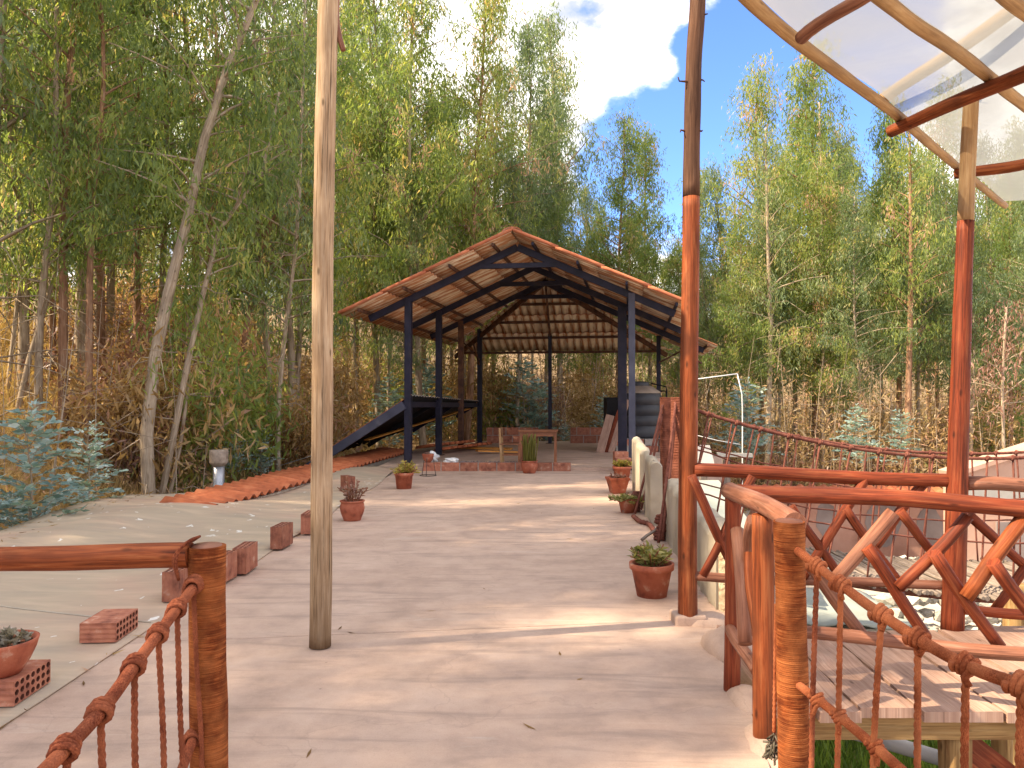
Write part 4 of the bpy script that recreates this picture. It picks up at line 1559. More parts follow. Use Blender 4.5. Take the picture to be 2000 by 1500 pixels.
for s in (-1, 1):
    MB().box((0.2, s * 0.18, 0.215), (0.045, 0.045, 0.43)).build("leg", 'furniture', chair)
    MB().box((-0.215, s * 0.18, 0.40), (0.045, 0.045, 0.80), Matrix.Rotation(R(-3), 3, 'Y')).build("leg", 'tan_wood', chair)
    MB().box((0, s * 0.18, 0.20), (0.38, 0.02, 0.03)).build("stretcher", 'furniture', chair)
MB().box((-0.228, 0, 0.70), (0.022, 0.32, 0.20), Matrix.Rotation(R(-3), 3, 'Y')).build("backrest", 'furniture', chair)

# planks leaning by the tank
for k, (dx, w, ln, lab) in enumerate(((0.0, 0.22, 1.05, "short wide pale board leaning leftmost against the black tank"), (0.30, 0.16, 1.5, "long pale board leaning against the black tank behind the double post"), (0.16, 0.14, 1.2, "dark reddish board leaning between two pale boards by the tank"))):
    b0 = P(1172, 866, 20.6)
    o = MB().box((0, 0, ln / 2), (w, 0.035, ln)).build("board", 'plank' if k != 2 else 'red_wood', None, (b0.x + dx, 20.6 + 0.05 * k, 0.055))
    o.rotation_euler = (R(-12), R(13 + 2 * k), R(-20))
    tag(o, lab, "board")

# ------------------------------------------------------------------ water tank on its brick plinth
tk = P(1250, 848, 21.5)
plinth = thing("brick_plinth", "square plinth of red and grey bricks carrying the water tank", "plinth", (tk.x, 21.5, 0.055))
for s, L in ((-1, 1.5), (1, 1.5)):
    pass
for r in range(2):
    for k in range(4):
        block("brick", 0.36, 0.2, 0.165, plinth, (-0.585 + 0.39 * k, -0.62, 0.18 * r), 0, 'brick' if (k + r) % 3 else 'mortar')
MB().box((0, 0.08, 0.175), (1.5, 1.3, 0.35)).build("core", 'mortar', plinth)
tank = thing("water_tank", "large dark grey plastic water tank with a dusty conical top", "water tank", (tk.x, 21.58, 0.41))
prof = [(0, 0), (0.56, 0.0), (0.6, 0.04)]
for k in range(4):
    z = 0.06 + k * 0.29
    prof += [(0.61, z), (0.61, z + 0.25), (0.585, z + 0.265), (0.585, z + 0.28)]
prof += [(0.6, 1.24)]
MB().lathe(prof, 36).build("body", 'tank', tank)
MB().lathe([(0.6, 1.24), (0.58, 1.28), (0.33, 1.44), (0.27, 1.45)], 36).build("shoulder", 'tank_lid', tank)
MB().lathe([(0.27, 1.44), (0.28, 1.52), (0.25, 1.56), (0, 1.58)], 28).build("lid", 'tank', tank)
MB().tube([Vector((0.58, -0.1, 1.3)), Vector((0.72, -0.16, 1.3)), Vector((0.74, -0.16, 0.9)), Vector((0.74, -0.16, 0.2))], 0.025, 8).build("pipe", 'black', tank)
MB().tube([Vector((0.30, -0.1, 1.52)), Vector((0.72, -0.16, 1.42)), Vector((0.74, -0.16, 1.25))], 0.018, 8).build("pipe", 'black', tank)
MB().box((-0.78, 0.1, 0.55), (0.34, 0.8, 1.15)).build("side_box", 'black', tank)  # plain black box at the tank's left side

# brick stools beside the parapet
st = P(1219, 905, 15.4)
stool = thing("brick_stack", "small stepped stack of red bricks against the parapet's far end", "brick stack", (st.x, 15.6, 0.0))
for (x, y, z, L, w, h) in ((0, 0, 0, 0.28, 0.24, 0.11), (0, 0.0, 0.12, 0.28, 0.24, 0.11), (0.01, 0.01, 0.24, 0.30, 0.26, 0.07), (0.02, 0.45, 0, 0.28, 0.24, 0.2), (0.02, 0.45, 0.21, 0.28, 0.24, 0.2)):
    block("brick", L, w, h, stool, (x, y, z), rnd.uniform(-0.05, 0.05))

# ------------------------------------------------------------------ parapet wall, two stretches
def wall_piece(name, a, b, th, h0, h1, mat, label, ribs=()):
    t = thing(name, label, "parapet wall")
    a, b = Vector((*a, 0)), Vector((*b, 0))
    d = (b - a).normalized()
    s = Vector((d.y, -d.x, 0))
    mb = MB()
    nn = 72
    flute = 0.022 if ribs else 0.0
    L = (b - a).length
    for i in range(nn + 1):
        p = a + d * (L * i / nn)
        hh = h0 + (h1 - h0) * i / nn + 0.012 * math.sin(i * 0.56)
        for k, (o, z) in enumerate(((0, -0.6), (0, hh - 0.06), (0.02, hh - 0.015), (0.06, hh), (th - 0.06, hh), (th - 0.02, hh - 0.02), (th, hh - 0.06), (th, -2.4))):
            w = 0.006 * math.sin(i * 0.76 + k) + 0.005 * math.sin(i * 0.3 + k * 2)
            fl = flute * max(0.0, math.cos(i / nn * 2 * math.pi * 4.5)) ** 0.5 if k < 4 else 0
            mb.v.append(p + s * (o + w - fl) + Vector((0, 0, z)))
    for i in range(nn):
        for k in range(7):
            q = i * 8 + k
            mb.face((q, q + 1, q + 9, q + 8)[::-1], None, 0, k in (1, 2, 3, 4, 5))
    mb.face([k for k in range(8)], None, 0)
    mb.face([nn * 8 + k for k in range(7, -1, -1)], None, 0)
    mb.build("wall_body", mat, t)
    return t


wall_piece("parapet_wall", (1.68, 9.25), (2.02, 12.9), 0.13, 0.755, 0.88, 'cream_wall', "cream plastered parapet wall with upright ribs, far stretch beside the pots", ((0.97, 0.30), (0.80, 0.34), (0.55, 0.34), (0.28, 0.34)))
wn_ = wall_piece("parapet_wall", (1.48, 5.62), (1.66, 8.35), 0.22, 0.56, 0.66, 'cream_wall', "grey-cream parapet wall with broken near end behind the red pole", ())
# broken near end of the wall
import bmesh
bm = bmesh.new()
bmesh.ops.create_grid(bm, x_segments=10, y_segments=26, size=0.5)
rr = random.Random(4)
for v in bm.verts:
    x, y = v.co.x + 0.5, v.co.y + 0.5
    z = 0.5 * y
    edge = min(x, 1 - x, 1 - y) * 4
    v.co = Vector((1.50 + 0.18 * x, 5.60 - 0.05 * min(1, edge) - rr.uniform(0, 0.035) * min(1, edge), -0.1 + 0.58 * y))
me = bpy.data.meshes.new("broken_end")
bm.to_mesh(me)
bm.free()
me.materials.append(M['broken'])
obj("broken_end", me, wn_)

# ------------------------------------------------------------------ tall poles
lp = thing("tall_pole", "tall pale weathered pole with long cracks standing on the left of the terrace", "pole", G(625, 1260))
lpp = [P(625, 1262, 4.78), P(627, 1050, 4.78), P(629, 800, 4.78), P(631, 560, 4.78), P(634, 330, 4.78), P(639, 100, 4.78), P(641, -120, 4.78)]
o = log("shaft", [p - lp.location for p in lpp], 0.067, 'pale_wood', lp, n=22, wob=0.035, r_end=0.062, bend=0.006)
log("branch_stub", [P(655, -30, 4.82) - lp.location, P(660, 50, 4.80) - lp.location, P(668, 100, 4.78) - lp.location], 0.028, 'worn_wood', lp, n=8, r_end=0.016)
rp = thing("tall_pole", "tall pole on the right, red varnish below and bare brown bark above", "pole", G(1344, 1215))
rpp = [P(1343, 1222, 5.28), P(1343, 1000, 5.28), P(1345, 800, 5.28), P(1348, 600, 5.28), P(1350, 385, 5.28), P(1352, 250, 5.28), P(1355, 120, 5.28), P(1363, 10, 5.28), P(1366, -140, 5.28)]
base = rp.location
log("shaft", [p - base for p in rpp[:5]], 0.066, 'orange_wood', rp, n=22, wob=0.03, r_end=0.058, bend=0.0)
log("bare_shaft", [p - base for p in rpp[4:]], 0.058, 'bark_wood', rp, n=20, wob=0.06, r_end=0.052, bend=0.0)
for px, py, dx, dy in ((1333, 162, -12, -12), (1372, 28, 14, 2), (1368, 158, 12, 2), (1336, 255, -8, 4), (1366, 255, 9, 0)):
    a = P(1352 if dx < 0 else 1355, py + 4, 5.27) - base
    log("twig_stub", [a, P(px + dx * 0.5, py + dy * 0.3, 5.25) - base, P(px + dx * 0.7, py + dy, 5.24) - base], 0.010, 'bark_wood', rp, n=6, r_end=0.004, step=0.02)
ft = MB().box((0, 0, 0.02), (0.22, 0.20, 0.10)).build("footing", 'floor', rp)
bevel(ft, 0.02, 3)

# ------------------------------------------------------------------ plastic canopy with its post
can = thing("canopy", "canopy of milky plastic sheeting over a frame of tan poles at upper right", "canopy")


def H(px, py, z):
    return G(px, py, z)


edge_px = [(1400, -60), (1450, -14), (1492, 26), (1560, 84), (1640, 143), (1750, 224), (1850, 310), (1963, 402)]
edge = [H(x, y, 3.46) for x, y in edge_px]
log("edge_pole", edge, 0.036, 'tan_wood', can, n=12, r_end=0.030, bend=0.0)
log("rafter", [H(1660, -50, 3.46), H(1780, 45, 3.46), H(1880, 115, 3.46), H(2080, 270, 3.46)], 0.037, 'tan_wood', can, bend=0.008)
log("rafter", [H(1930, -40, 3.46), H(1990, 12, 3.46), H(2100, 90, 3.46)], 0.040, 'tan_wood', can)
log("cross_pole", [H(1564, 74, 3.40), H(1700, -18, 3.40)], 0.034, 'worn_wood', can)
log("cross_pole", [H(1740, 256, 3.39), H(1860, 205, 3.39), H(2100, 95, 3.39)], 0.042, 'orange_wood', can, r_end=0.048)
log("cross_pole", [H(1864, 340, 3.39), H(2100, 306, 3.39)], 0.042, 'orange_wood', can, r_end=0.046)
log("top_pole", [H(1722, 195, 3.60), H(2040, -20, 3.60)], 0.040, 'tan_wood', can)
pt = [P(1860, 1232, 4.98), P(1868, 1000, 4.98), P(1874, 800, 4.98), P(1880, 600, 4.98), P(1886, 432, 4.98)]
log("post", pt, 0.070, 'red_wood', can, n=20, wob=0.03, r_end=0.050, bend=0.0)
log("bare_post", [P(1886, 432, 4.98), P(1890, 320, 4.98), P(1897, 192, 4.98)], 0.049, 'tan_wood', can, n=20, wob=0.02, r_end=0.046, bend=0.0)
MB().tube([P(1899, 210, 4.98), P(1901, 168, 4.98)], 0.006, 6).build("bolt", 'wire', can)
# the sheet: from the edge pole inward to the right
sh = MB()
ep = spline(edge, 0.15)
off = Vector((0.86, -0.51, 0))
n = 26
for i, p in enumerate(ep):
    for k in range(n + 1):
        q = p + off * (3.4 * k / n - 0.01)
        sagz = 3.50 - 0.035 * math.sin(math.pi * ((k * 3.4 / n) % 1.1) / 1.1) + 0.012 * math.sin(i * 0.7 + k * 0.4)
        q = Vector((q.x, q.y, sagz + 0.02))
        sh.v.append(q)
for i in range(len(ep) - 1):
    for k in range(n):
        a = i * (n + 1) + k
        sh.face((a, a + 1, a + n + 2, a + n + 1), None, 0, True)
sh.build("plastic_sheet", 'plastic', can)

# ------------------------------------------------------------------ rope railings in the foreground
# left
YL = 2.84
lr = thing("rope_railing", "left foreground railing with a twine-bound post, varnished log and rust rope", "railing", (P(405, 1065, YL).x, YL, 0))
lo = lr.location
topl = P(404, 1066, YL) - lo
wrapped("post", [Vector((0.01, 0, -0.6)), Vector((0.012, 0, 0.2)), Vector((0.004, 0, 0.6)), topl], 0.066, 'wrap', lr, pitch=0.007, n=26, amp=0.03)
MB().lathe([(0.055, 0), (0.05, 0.006), (0, 0.009)], 20, topl).build("post_end", 'worn_wood', lr)
log("log_rail", [P(372, 1084, YL - 0.02) - lo, P(190, 1090, YL - 0.02) - lo, P(-120, 1096, YL - 0.05) - lo], 0.047, 'orange_wood', lr, n=20, wob=0.025, bend=0.004)
for k in range(5):
    c = P(378 + 3 * k, 1090 - 2 * k, YL - 0.03) - lo
    a = c + Vector((-0.02, -0.05, 0.055))
    MB().tube(spline([a + Vector((0, 0.1, 0.0)), a, c + Vector((-0.03 - 0.008 * k, -0.075, 0)), c + Vector((-0.035 - 0.006 * k, -0.04, -0.07 - 0.004 * k))], 0.012), 0.005, 6).build("lashing", 'rope', lr)
rp_pts = [P(383, 1140, YL - 0.06), P(330, 1210, 2.50), P(270, 1290, 2.20), P(200, 1385, 1.93), P(100, 1492, 1.70), P(-10, 1600, 1.52)]
rail_l = [p - lo for p in rp_pts]
wrapped("rail_rope", rail_l, 0.0175, 'rope', lr, pitch=0.010, n=12, amp=0.10)
lw_pts = [P(378, 1440, YL - 0.05) - lo, P(345, 1530, 2.5) - lo, P(300, 1640, 2.2) - lo]
wrapped("lower_rope", lw_pts, 0.017, 'rope', lr, pitch=0.010, n=12, amp=0.10)
knot("knot", rail_l[0] + Vector((0, -0.02, 0)), rail_l[1] - rail_l[0], 0.022, 0.008, 'rope', lr, 4)
knot("knot", lw_pts[0] + Vector((0, -0.01, 0)), lw_pts[1] - lw_pts[0], 0.02, 0.008, 'rope', lr, 3)
dense = spline(rp_pts, 0.01)


def near_px(dense_pts, px):
    def pxof(p):
        return 1000 + 1500 * p.x / p.y
    return min(dense_pts, key=lambda p: abs(pxof(p) - px))


for px, bx in ((348, 366), (312, 322), (268, 270), (201, 203), (135, 138), (20, 24)):
    a = near_px(dense, px)
    b = P(bx, 1640, a.y)
    rope_mesh([a - lo + Vector((0, 0, -0.01)), (a.lerp(b, 0.5)) - lo + Vector((rnd.uniform(-.006, .006), 0, 0)), b - lo], 0.0095, 'rope', "baluster_rope", lr)
    knot("knot", a - lo, Vector((0.2, -1, -0.2)), 0.019, 0.0085, 'rope', lr, 3)
rope_mesh([P(378, 1150, YL - 0.08) - lo, P(384, 1300, YL - 0.08) - lo, P(392, 1420, YL - 0.08) - lo, P(396, 1560, YL - 0.08) - lo], 0.009, 'rope', "hanging_rope", lr)
rope_mesh([P(436, 1260, YL + 0.02) - lo, P(440, 1380, YL + 0.02) - lo, P(443, 1560, YL + 0.02) - lo], 0.007, 'rope_orange', "hanging_rope", lr)

# right
YR = 2.88
rrail = thing("rope_railing", "right foreground railing with a twine-bound post and knotted orange ropes", "railing", (P(1543, 1020, YR).x, YR, 0))
ro = rrail.location
topr = P(1541, 1018, YR) - ro
wrapped("post", [P(1552, 1700, YR) - ro, P(1549, 1400, YR) - ro, P(1545, 1200, YR) - ro, topr], 0.056, 'wrap', rrail, pitch=0.007, n=26, amp=0.03)
MB().lathe([(0.05, 0), (0.046, 0.005), (0, 0.008)], 20, topr).build("post_end", 'worn_wood', rrail)
rp2 = [P(1553, 1072, YR - 0.03), P(1620, 1125, 2.62), P(1700, 1185, 2.38), P(1800, 1252, 2.12), P(1900, 1305, 1.90), P(2010, 1345, 1.68), P(2120, 1395, 1.5)]
rail_r = [p - ro for p in rp2]
wrapped("rail_rope", rail_r, 0.0165, 'rope_orange', rrail, pitch=0.009, n=12, amp=0.09)
lw2 = [P(1556, 1335, YR - 0.03), P(1640, 1400, 2.55), P(1720, 1468, 2.3), P(1800, 1540, 2.1)]
lower_r = [p - ro for p in lw2]
wrapped("lower_rope", lower_r, 0.016, 'rope_orange', rrail, pitch=0.009, n=12, amp=0.09)
dense2 = spline(rp2, 0.01)
for px, bx in ((1592, 1583), (1640, 1632), (1717, 1700), (1789, 1790), (1882, 1882), (1988, 1990)):
    a = near_px(dense2, px)
    b = P(bx, 1640, a.y)
    rope_mesh([a - ro + Vector((0, 0, -0.01)), a.lerp(b, 0.5) - ro + Vector((rnd.uniform(-.004, .004), 0, 0)), b - ro], 0.0098, 'rope_orange' if px > 1600 else 'rope', "baluster_rope", rrail)
    knot("knot", a - ro, Vector((0.5, -0.8, -0.3)), 0.018, 0.0085, 'rope_orange', rrail, 3)
dense3 = spline(lw2, 0.01)
for px in (1592, 1637, 1706):
    a = near_px(dense3, px)
    knot("knot", a - ro, Vector((0.3, -0.5, -0.8)), 0.016, 0.0075, 'rope_orange', rrail, 3)
rope_mesh([P(1516, 1180, YR + 0.05) - ro, P(1514, 1300, YR + 0.05) - ro, P(1512, 1430, YR + 0.05) - ro], 0.008, 'rope_orange', "hanging_rope", rrail)
# frayed end
fr = MB()
for k in range(26):
    a = P(1512, 1430, YR + 0.05) - ro
    d = Vector((rnd.uniform(-0.03, 0.02), rnd.uniform(-0.03, 0.02), -rnd.uniform(0.02, 0.12)))
    fr.tube([a + Vector((0, 0, -rnd.uniform(0, 0.06))), a + d, a + d + Vector((rnd.uniform(-0.03, 0.02), 0, -rnd.uniform(-0.01, 0.03)))], 0.0045, 5)
tag(fr.build("frayed_end", 'leaf_grey', rrail), kind='stuff')

# ------------------------------------------------------------------ log railing round the deck
lg = thing("log_railing", "red varnished log railing with diagonal braces along the deck's near side", "railing")
log("post", [G(1430, 1348, -0.1), P(1430, 1345, 4.08), P(1431, 1150, 4.08), P(1432, 958, 4.08)], 0.043, 'red_wood', lg, n=18, wob=0.035, bend=0.003)
log("post", [G(1494, 1470, -0.15), P(1493, 1440, 3.5), P(1491, 1200, 3.5), P(1489, 1005, 3.5)], 0.052, 'orange_wood', lg, n=18, wob=0.03, bend=0.003)
log("top_rail", [P(1424, 958, 4.12), P(1490, 985, 3.5), P(1553, 1022, 2.98)], 0.045, 'worn_wood', lg, n=16, wob=0.05, bend=0.0)
log("top_rail", [P(1440, 962, 4.12), P(1700, 975, 3.9), P(2120, 998, 3.55)], 0.044, 'red_wood', lg, n=18, wob=0.04)
log("bottom_rail", [P(1440, 1226, 4.1), P(1580, 1238, 4.0), P(1800, 1262, 3.8), P(2120, 1275, 3.55)], 0.034, 'worn_wood', lg, n=16, wob=0.05)
log("bottom_rail", [P(1426, 1228, 4.06), P(1478, 1310, 3.52)], 0.030, 'worn_wood', lg, n=12)
log("brace", [P(1440, 1036, 4.0), P(1448, 1140, 3.8), P(1457, 1255, 3.62)], 0.034, 'worn_wood', lg, n=12)
log("brace", [P(1470, 1015, 3.62), P(1463, 1080, 3.8), P(1456, 1145, 3.95)], 0.028, 'worn_wood', lg, n=12)
log("brace", [P(1463, 1080, 3.7), P(1474, 1180, 3.6), P(1482, 1290, 3.5)], 0.024, 'orange_wood', lg, n=12)
near_br = [((1744, 1000), (1632, 1130), 3.85, 0.036, 'worn_wood'), ((1560, 1078), (1684, 1240), 3.98, 0.034, 'worn_wood'), ((1691, 1068), (1811, 1246), 3.84, 0.032, 'red_wood'),
           ((1890, 1008), (1757, 1150), 3.78, 0.030, 'red_wood'), ((1824, 1080), (1950, 1262), 3.72, 0.032, 'red_wood'), ((2000, 1012), (1886, 1166), 3.66, 0.036, 'orange_wood'),
           ((1940, 1098), (2060, 1260), 3.62, 0.032, 'red_wood')]
for a, b, y, r, mt in near_br:
    log("brace", [P(*a, y), P(*b, y + 0.03)], r, mt, lg, n=14, wob=0.06, bend=0.006)
# far side of the deck
lf = thing("log_railing", "red varnished log railing between the tall red pole and the canopy post", "railing")
log("top_rail", [P(1356, 917, 5.26), P(1600, 925, 5.14), P(1866, 940, 5.0)], 0.047, 'red_wood', lf, n=18, wob=0.04)
log("top_rail", [P(1886, 944, 4.98), P(2120, 958, 4.9)], 0.046, 'worn_wood', lf, n=16, wob=0.05)
log("bottom_rail", [P(1352, 1124, 5.26), P(1600, 1135, 5.14), P(1850, 1143, 5.02)], 0.033, 'worn_wood', lf, n=16, wob=0.05)
log("bottom_rail", [P(1880, 1190, 4.95), P(2120, 1206, 4.9)], 0.033, 'red_wood', lf, n=14)
for a, b, r in (((1350, 930), (1440, 1128), 0.032), ((1470, 930), (1372, 1125), 0.030), ((1690, 935), (1568, 1128), 0.033), ((1545, 990), (1640, 1125), 0.030), ((1806, 942), (1702, 1072), 0.033),
                ((1650, 992), (1758, 1142), 0.031), ((1757, 998), (1836, 1098), 0.031), ((1892, 1006), (2030, 1130), 0.033), ((2030, 1075), (1942, 1190), 0.032)):
    log("brace", [P(*a, 5.08), P(*b, 5.12)], r, 'red_wood', lf, n=14, wob=0.06, bend=0.006)

# ------------------------------------------------------------------ timber deck
dk = thing("timber_deck", "raised deck of wide worn planks behind the right-hand railings", "deck")
xs0 = [1.30, 1.49, 1.70, 1.985, 2.375, 2.70, 3.02, 3.36]
rr = random.Random(12)
for k in range(len(xs0) - 1):
    xa, xb = xs0[k] + 0.008, xs0[k + 1] - 0.006
    yf = 3.72 + rr.uniform(-0.05, 0.05)
    yb = 5.0 + rr.uniform(-0.12, 0.16)
    mb = MB()
    n = 6
    zt = 0.052 + rr.uniform(-0.008, 0.008)
    for i in range(n + 1):
        y = yf + (yb - yf) * i / n
        w = rr.uniform(-0.008, 0.008)
        for x, z in ((xa + w, zt - 0.05), (xa + w, zt), (xb + w * 0.6 - (0.006 if i == n else 0), zt + rr.uniform(-0.004, 0.004)), (xb + w * 0.6, zt - 0.05)):
            mb.v.append(Vector((x + 0.07 * (4.4 - y) * -0.6, y, z)))
    off = rr.random() * 4
    for i in range(n):
        y0, y1 = i * 0.2 + off, (i + 1) * 0.2 + off
        for q in range(4):
            q2 = (q + 1) % 4
            a, b = i * 4 + q, i * 4 + q2
            du = {0: (0, .05), 1: (.05, .35), 2: (.35, .4), 3: (.4, .7)}[q]
            mb.face((a, b, b + 4, a + 4)[::-1], [(du[0], y0), (du[1], y0), (du[1], y1), (du[0], y1)][::-1], 0)
    mb.face((0, 1, 2, 3), [(0, 0), (0, .01), (.3, .01), (.3, 0)], 0)
    e = n * 4
    mb.face((e + 3, e + 2, e + 1, e), [(0, 0), (0, .01), (.3, .01), (.3, 0)], 0)
    mb.build("plank", 'plank', dk)
MB().box((2.3, 3.80, -0.062), (2.3, 0.08, 0.11)).build("beam", 'beam_wood', dk)
MB().box((2.3, 4.92, -0.062), (2.3, 0.08, 0.11)).build("beam", 'beam_wood', dk)
log("leg", [(2.20, 3.84, -0.115), (2.22, 3.86, -2.4)], 0.075, 'beam_wood', dk, n=14)
log("leg", [(1.72, 4.9, -0.115), (1.72, 4.9, -2.4)], 0.05, 'red_wood', dk, n=12)
log("leg", [(3.1, 4.9, -0.115), (3.1, 4.9, -2.4)], 0.06, 'beam_wood', dk, n=12)
MB().box((2.52, 3.92, -0.40), (0.62, 0.05, 0.16), Matrix.Rotation(R(38), 3, 'Y')).build("brace", 'red_wood', dk)
MB().box((2.60, 3.84, -0.75), (0.16, 0.06, 0.9), Matrix.Rotation(R(8), 3, 'Y')).build("brace", 'orange_wood', dk)
gp = MB().tube([P(1560, 1398, 5.4), P(1700, 1440, 5.3), P(1900, 1500, 5.2), P(2000, 1535, 5.1)], 0.05, 14)
tag(gp.build("drain_pipe", 'grey_pipe'), "grey plastic drain pipe sloping under the deck above the grass", "pipe")
tpst = log("timber_post", [P(1982, 1140, 6.3), P(1982, 1330, 6.3) - Vector((0, 0, 1.6))], 0.085, 'beam_wood', None, n=14)
tag(tpst, "stout yellowish timber post standing in the yard beyond the deck", "post")

# ------------------------------------------------------------------ rope suspension bridge
rb = thing("rope_bridge", "rope suspension bridge with netted sides and a deck of grey sticks at right", "rope bridge")
YA, YB = 10.4, 8.6


def sag(x, y):
    return 0.78 + 0.72 * ((x - 6.2) / 4.1) ** 2 if y > 9.5 else 0.86 + 0.0515 * (x - 5.3) ** 2


def deck_z(x):
    return -0.70 + 0.62 * ((x - 6.2) / 4.2) ** 2


pA, pB = P(1301, 776, YA), P(1328, 776, YB)
for p, lab in ((pA, "far"), (pB, "near")):
    wrapped("post", [Vector((p.x, p.y, -0.8)), Vector((p.x, p.y, 0.4)), p], 0.085 if lab == "far" else 0.105, 'wrap_pale', rb, pitch=0.03, n=18, amp=0.05)
for (yy, px0) in ((YA, pA.x), (YB, pB.x)):
    xs = np.linspace(px0, 11.5, 60)
    tops = [Vector((x, yy, sag(x, yy) - (0.0))) for x in xs]
    wrapped("rail_rope", [tops[i] for i in range(0, 60, 3)], 0.020, 'rope_dark', rb, pitch=0.05, n=8, amp=0.12)
    for lvl in (0.30, 0.62):
        pts = [Vector((x, yy + 0.02 * math.sin(x * 3), sag(x, yy) * (1 - lvl) + (deck_z(x) + 0.02) * lvl + 0.012 * math.sin(x * 9 + lvl))) for x in xs]
        MB().tube(pts[::2], 0.011, 6, seed=int(lvl * 100)).build("net_rope", 'rope_dark', rb)
    k = 0
    x = px0 + 0.32
    while x < 8.6:
        sl = -0.55 * (6.2 - x) / 4.1 * 0.75 + rnd.uniform(-0.07, 0.07)
        zt, x2 = sag(x, yy), max(px0 + 0.02, x + sl)
        zb = deck_z(x2) - 0.02
        pts = [Vector((x, yy, zt)), Vector(((x * 0.6 + x2 * 0.4) + rnd.uniform(-.02, .02), yy + rnd.uniform(-.02, .02), zt * 0.6 + zb * 0.4)), Vector((x2, yy, zb))]
        MB().tube(spline(pts, 0.25), 0.011, 6, seed=k).build("net_rope", 'rope_dark', rb)
        knot("knot", (x, yy, zt), (1, 0, -0.3), 0.018, 0.010, 'rope_dark', rb, 2, False)
        x += 0.30 + rnd.uniform(-0.05, 0.05)
        k += 1
    MB().tube(spline([Vector((x, yy + (0.03 if yy < 9.5 else -0.03), deck_z(x) - 0.05)) for x in xs[::4]], 0.3), 0.035, 8).build("deck_cable", 'rope_dark', rb)
x = 2.15
k = 0
while x < 9.2:
    r = rnd.uniform(0.016, 0.03)
    a, b = Vector((x + rnd.uniform(-.03, .03), YB - rnd.uniform(0.05, 0.22), deck_z(x) + rnd.uniform(-0.01, 0.02))), Vector((x + rnd.uniform(-.05, .05), YA + rnd.uniform(0.05, 0.2), deck_z(x) + rnd.uniform(-0.01, 0.02)))
    log("deck_stick", [a, b], r, 'grey_stick', rb, n=7, wob=0.1, step=0.5, bend=0.02)
    x += r * 1.85
# stay ropes down to the terrace and their anchors
for (tp_, bt, mid) in ((pA, (1240, 1003), -0.08), (pA, (1252, 996), -0.2), (pB, (1286, 1060), -0.03), (pB, (1294, 1052), -0.16)):
    b = G(*bt, 0.05)
    t = tp_ + Vector((-0.06, -0.06, mid - 0.02))
    MB().tube(spline([t, t.lerp(b, 0.5) + Vector((0, 0, -0.03)), b], 0.2), 0.016, 8).build("stay_rope", 'rope_dark', rb)
for px, py, r0 in ((1246, 1000, 0.035), (1290, 1055, 0.035)):
    b = G(px, py, 0.0)
    for k in range(3):
        c = b + Vector((rnd.uniform(-.03, .03), rnd.uniform(-.03, .03), 0.05 + 0.09 * k))
        knot("anchor_knot", c, (0.25, 0.2, 1), r0, 0.018, 'rope_dark', rb, 3)
    log("anchor_stake", [b + Vector((-0.22, -0.1, 0.02)), b + Vector((0.16, 0.1, 0.25))], 0.018, 'grey_stick', rb, n=7)
rope_mesh([G(1237, 1008, 0.03), G(1250, 1018, 0.03), G(1268, 1024, 0.03), G(1282, 1045, 0.03)], 0.03, 'rope_dark', "ground_rope", rb)

# ------------------------------------------------------------------ white pipe frame, slabs
wp = MB()
a, b, c, d = P(1350, 742, 15), P(1440, 730, 15), P(1449, 770, 15), P(1450, 880, 15)
wp.tube(spline([a, b], 0.3), 0.02, 8)
o = thing("pipe_frame", "thin white pipe bent over like a goal frame in the yard at right", "pipe frame")
MB().tube([a, b], 0.011, 8).build("crossbar", 'white', o)
MB().tube(spline([b, c, d, P(1449, 1050, 15)], 0.3), 0.011, 8).build("upright", 'white', o)
MB().tube([P(1352, 848, 15), P(1400, 860, 15), P(1446, 868, 15)], 0.008, 6).build("line", 'white', o)
for pts, nm, lab in ((((1358, 873), (1400, 873), (1396, 908), (1356, 906)), 14.0, "pale blue-grey sheet leaning in the yard behind the red pole"), (((1402, 884), (1470, 886), (1470, 893), (1402, 892)), 14.5, "narrow grey slab lying in the yard behind the bridge net")):
    o = thing("yard_slab", lab, "slab")
    mb = MB()
    n = len(pts)
    for dy in (0, 0.08):
        for q in pts:
            mb.v.append(P(q[0], q[1], nm) + Vector((0, dy + (0.5 if q[1] < 880 else 0), 0)))
    mb.face((3, 2, 1, 0))
    mb.face((4, 5, 6, 7))
    for k in range(4):
        mb.face((k, (k + 1) % 4, 4 + (k + 1) % 4, 4 + k))
    mb.build("slab", 'pale_slab', o)
    m0 = P(pts[3][0], pts[3][1], nm)
    MB().box((m0.x + 0.2, nm + 0.15, (m0.z - 2.4) / 2), (0.12, 0.12, m0.z + 2.4)).build("support", 'grey_stick', o)
# low cement roof behind the wall
m0 = P(1400, 990, 12.2)
lowr = thing("cement_roof", "low rounded cement roof with a white rim below the rope bridge", "roof", (m0.x, 12.2, m0.z))
MB().box((0, 0.5, -0.06), (0.9, 2.2, 0.10), Matrix.Rotation(R(14), 3, 'X')).build("roof_slab", 'grey_tarp', lowr)
MB().box((0, -0.62, -0.42), (0.92, 0.1, 0.10), Matrix.Rotation(R(14), 3, 'X')).build("rim", 'pale_slab', lowr)
MB().box((0, 0.5, -1.4), (0.8, 2.0, 2.0)).build("wall", 'cement', lowr)

